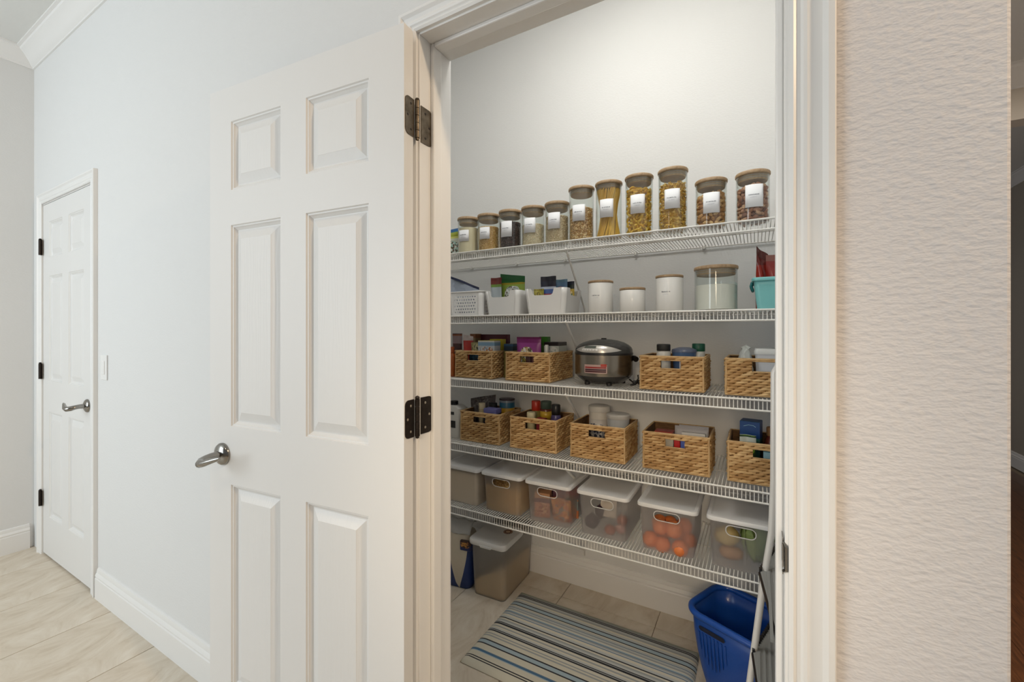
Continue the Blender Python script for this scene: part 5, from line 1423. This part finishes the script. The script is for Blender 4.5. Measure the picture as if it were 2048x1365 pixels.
# blue laundry basket
bl = thing('laundry_basket', (-0.018, 1.712, 0.0), 'blue plastic basket with a hand slot, on the floor by the step ladder', 'basket', rz=math.radians(-24))
LW, LD, LH = 0.335, 0.245, 0.292
rad = 0.062
loops = []
for t in (0.0, 0.10, 0.3, 0.5, 0.75, 1.0):
    k = 0.70 + 0.30 * (1 - (1 - t) ** 1.8)
    loops.append(rrect(LW * k, LD * k, rad * k, LH * t, n=8))
L0 = loops
slot_z0, slot_z1 = 0.232, 0.256
b = MB()
b.loft(loops, True, False)
body = b.build('basket_body', M['blue'], bl, smooth=45, solid=0.003)
b = MB(); b.tube([(x, y, LH) for x, y, zz in rrect(LW + 0.006, LD + 0.006, rad, 0, n=8)], 0.0115, 10, closed=True, sy=1.0); b.build('rim', M['blue'], bl, smooth=60)
b = MB()
fy = -LD / 2 * 0.985
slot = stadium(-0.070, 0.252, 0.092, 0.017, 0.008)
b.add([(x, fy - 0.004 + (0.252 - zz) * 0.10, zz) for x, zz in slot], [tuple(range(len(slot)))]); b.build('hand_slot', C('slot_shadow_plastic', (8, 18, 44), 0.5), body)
for k in range(8):
    b = MB(); x = -0.118 + k * 0.0135
    dpt = 0.085 * math.sin(PI * (k + 1.2) / 9.5) + 0.03
    b.tube([(x, fy * 0.998 - 0.0015, 0.236), (x * 0.98, fy * 0.981 - 0.0015, 0.236 - dpt * 0.5), (x * 0.95, fy * 0.951 - 0.0015, 0.236 - dpt)], 0.0022, 6); b.build('rib', M['blue'], body, smooth=60)

# step ladder beside the casing
lad = thing('step_ladder', (0.06, 1.35, 0.0), 'step ladder with white tube frame and ribbed grey treads, beside the door casing', 'ladder')
def loc_(p): return (p[0] - 0.06, p[1] - 1.35, p[2])
rail = [(-0.055, 1.34, 0.008), (-0.0135, 1.34, 0.339), (0.0185, 1.34, 0.622), (0.0375, 1.34, 0.760), (0.0425, 1.34, 0.90), (0.0435, 1.34, 1.19), (0.052, 1.34, 1.207), (0.085, 1.28, 1.212), (0.12, 1.16, 1.212), (0.142, 1.08, 1.207), (0.146, 1.06, 1.19), (0.146, 1.06, 0.9), (0.140, 1.06, 0.6), (0.12, 1.06, 0.008)]
b = MB(); b.tube([loc_(p) for p in rail], 0.0085, 12); b.build('frame', M['alu'], lad, smooth=60)
for k, zt in enumerate((0.215, 0.437, 0.660)):
    sh_ = 0.010 * k + (0.012 if k == 2 else 0)
    out = [(-0.013 + sh_ * 0.75, 1.325), (0.042 + sh_ * 0.4, 1.50), (0.172, 1.50), (0.172, 1.03), (0.012 + sh_, 1.03)]
    b = MB(); n = len(out)
    b.add([loc_((x, y, zz)) for zz in (zt - 0.022, zt - 0.003) for x, y in out], [tuple(range(n - 1, -1, -1)), tuple(range(n, 2 * n))] + [(q, (q + 1) % n, (q + 1) % n + n, q + n) for q in range(n)])
    tr = b.build('tread', M['rubber'], lad, bevel=0.003)
    for q in range(14):
        x = -0.002 + sh_ + q * 0.0125
        if x > 0.168: break
        y1_ = min(1.49, 1.315 + (x - sh_ + 0.006) * 3.6)
        b = MB(); b.box(x - 0.06 - 0.0032, x - 0.06 + 0.0032, 1.035 - 1.35, y1_ - 1.35, zt - 0.004, zt + 0.0012); b.build('tread_rib', M['rubber'], tr)
    b = MB()
    e0, e1 = Vector((out[0][0], out[0][1], zt)), Vector((out[1][0], out[1][1], zt))
    for q in range(16):
        c = e0.lerp(e1, (q + 0.5) / 16); b.box(c.x - 0.06 - 0.004, c.x - 0.06 + 0.003, c.y - 1.35 - 0.005, c.y - 1.35 + 0.005, zt - 0.022, zt + 0.003)
    b.tube([loc_((out[4][0], out[4][1], zt - 0.01)), loc_((out[0][0], out[0][1], zt - 0.01)), loc_((out[1][0], out[1][1], zt - 0.01))], 0.005, 6)
    b.build('tread_edge', M['black'], tr)
for p in ((-0.055, 1.34), (0.12, 1.06)):
    b = MB(); b.lathe([(0.016, 0.0), (0.016, 0.03), (0.013, 0.034)], 14, (p[0] - 0.06, p[1] - 1.35, 0)); b.build('foot', M['black'], lad, smooth=40)
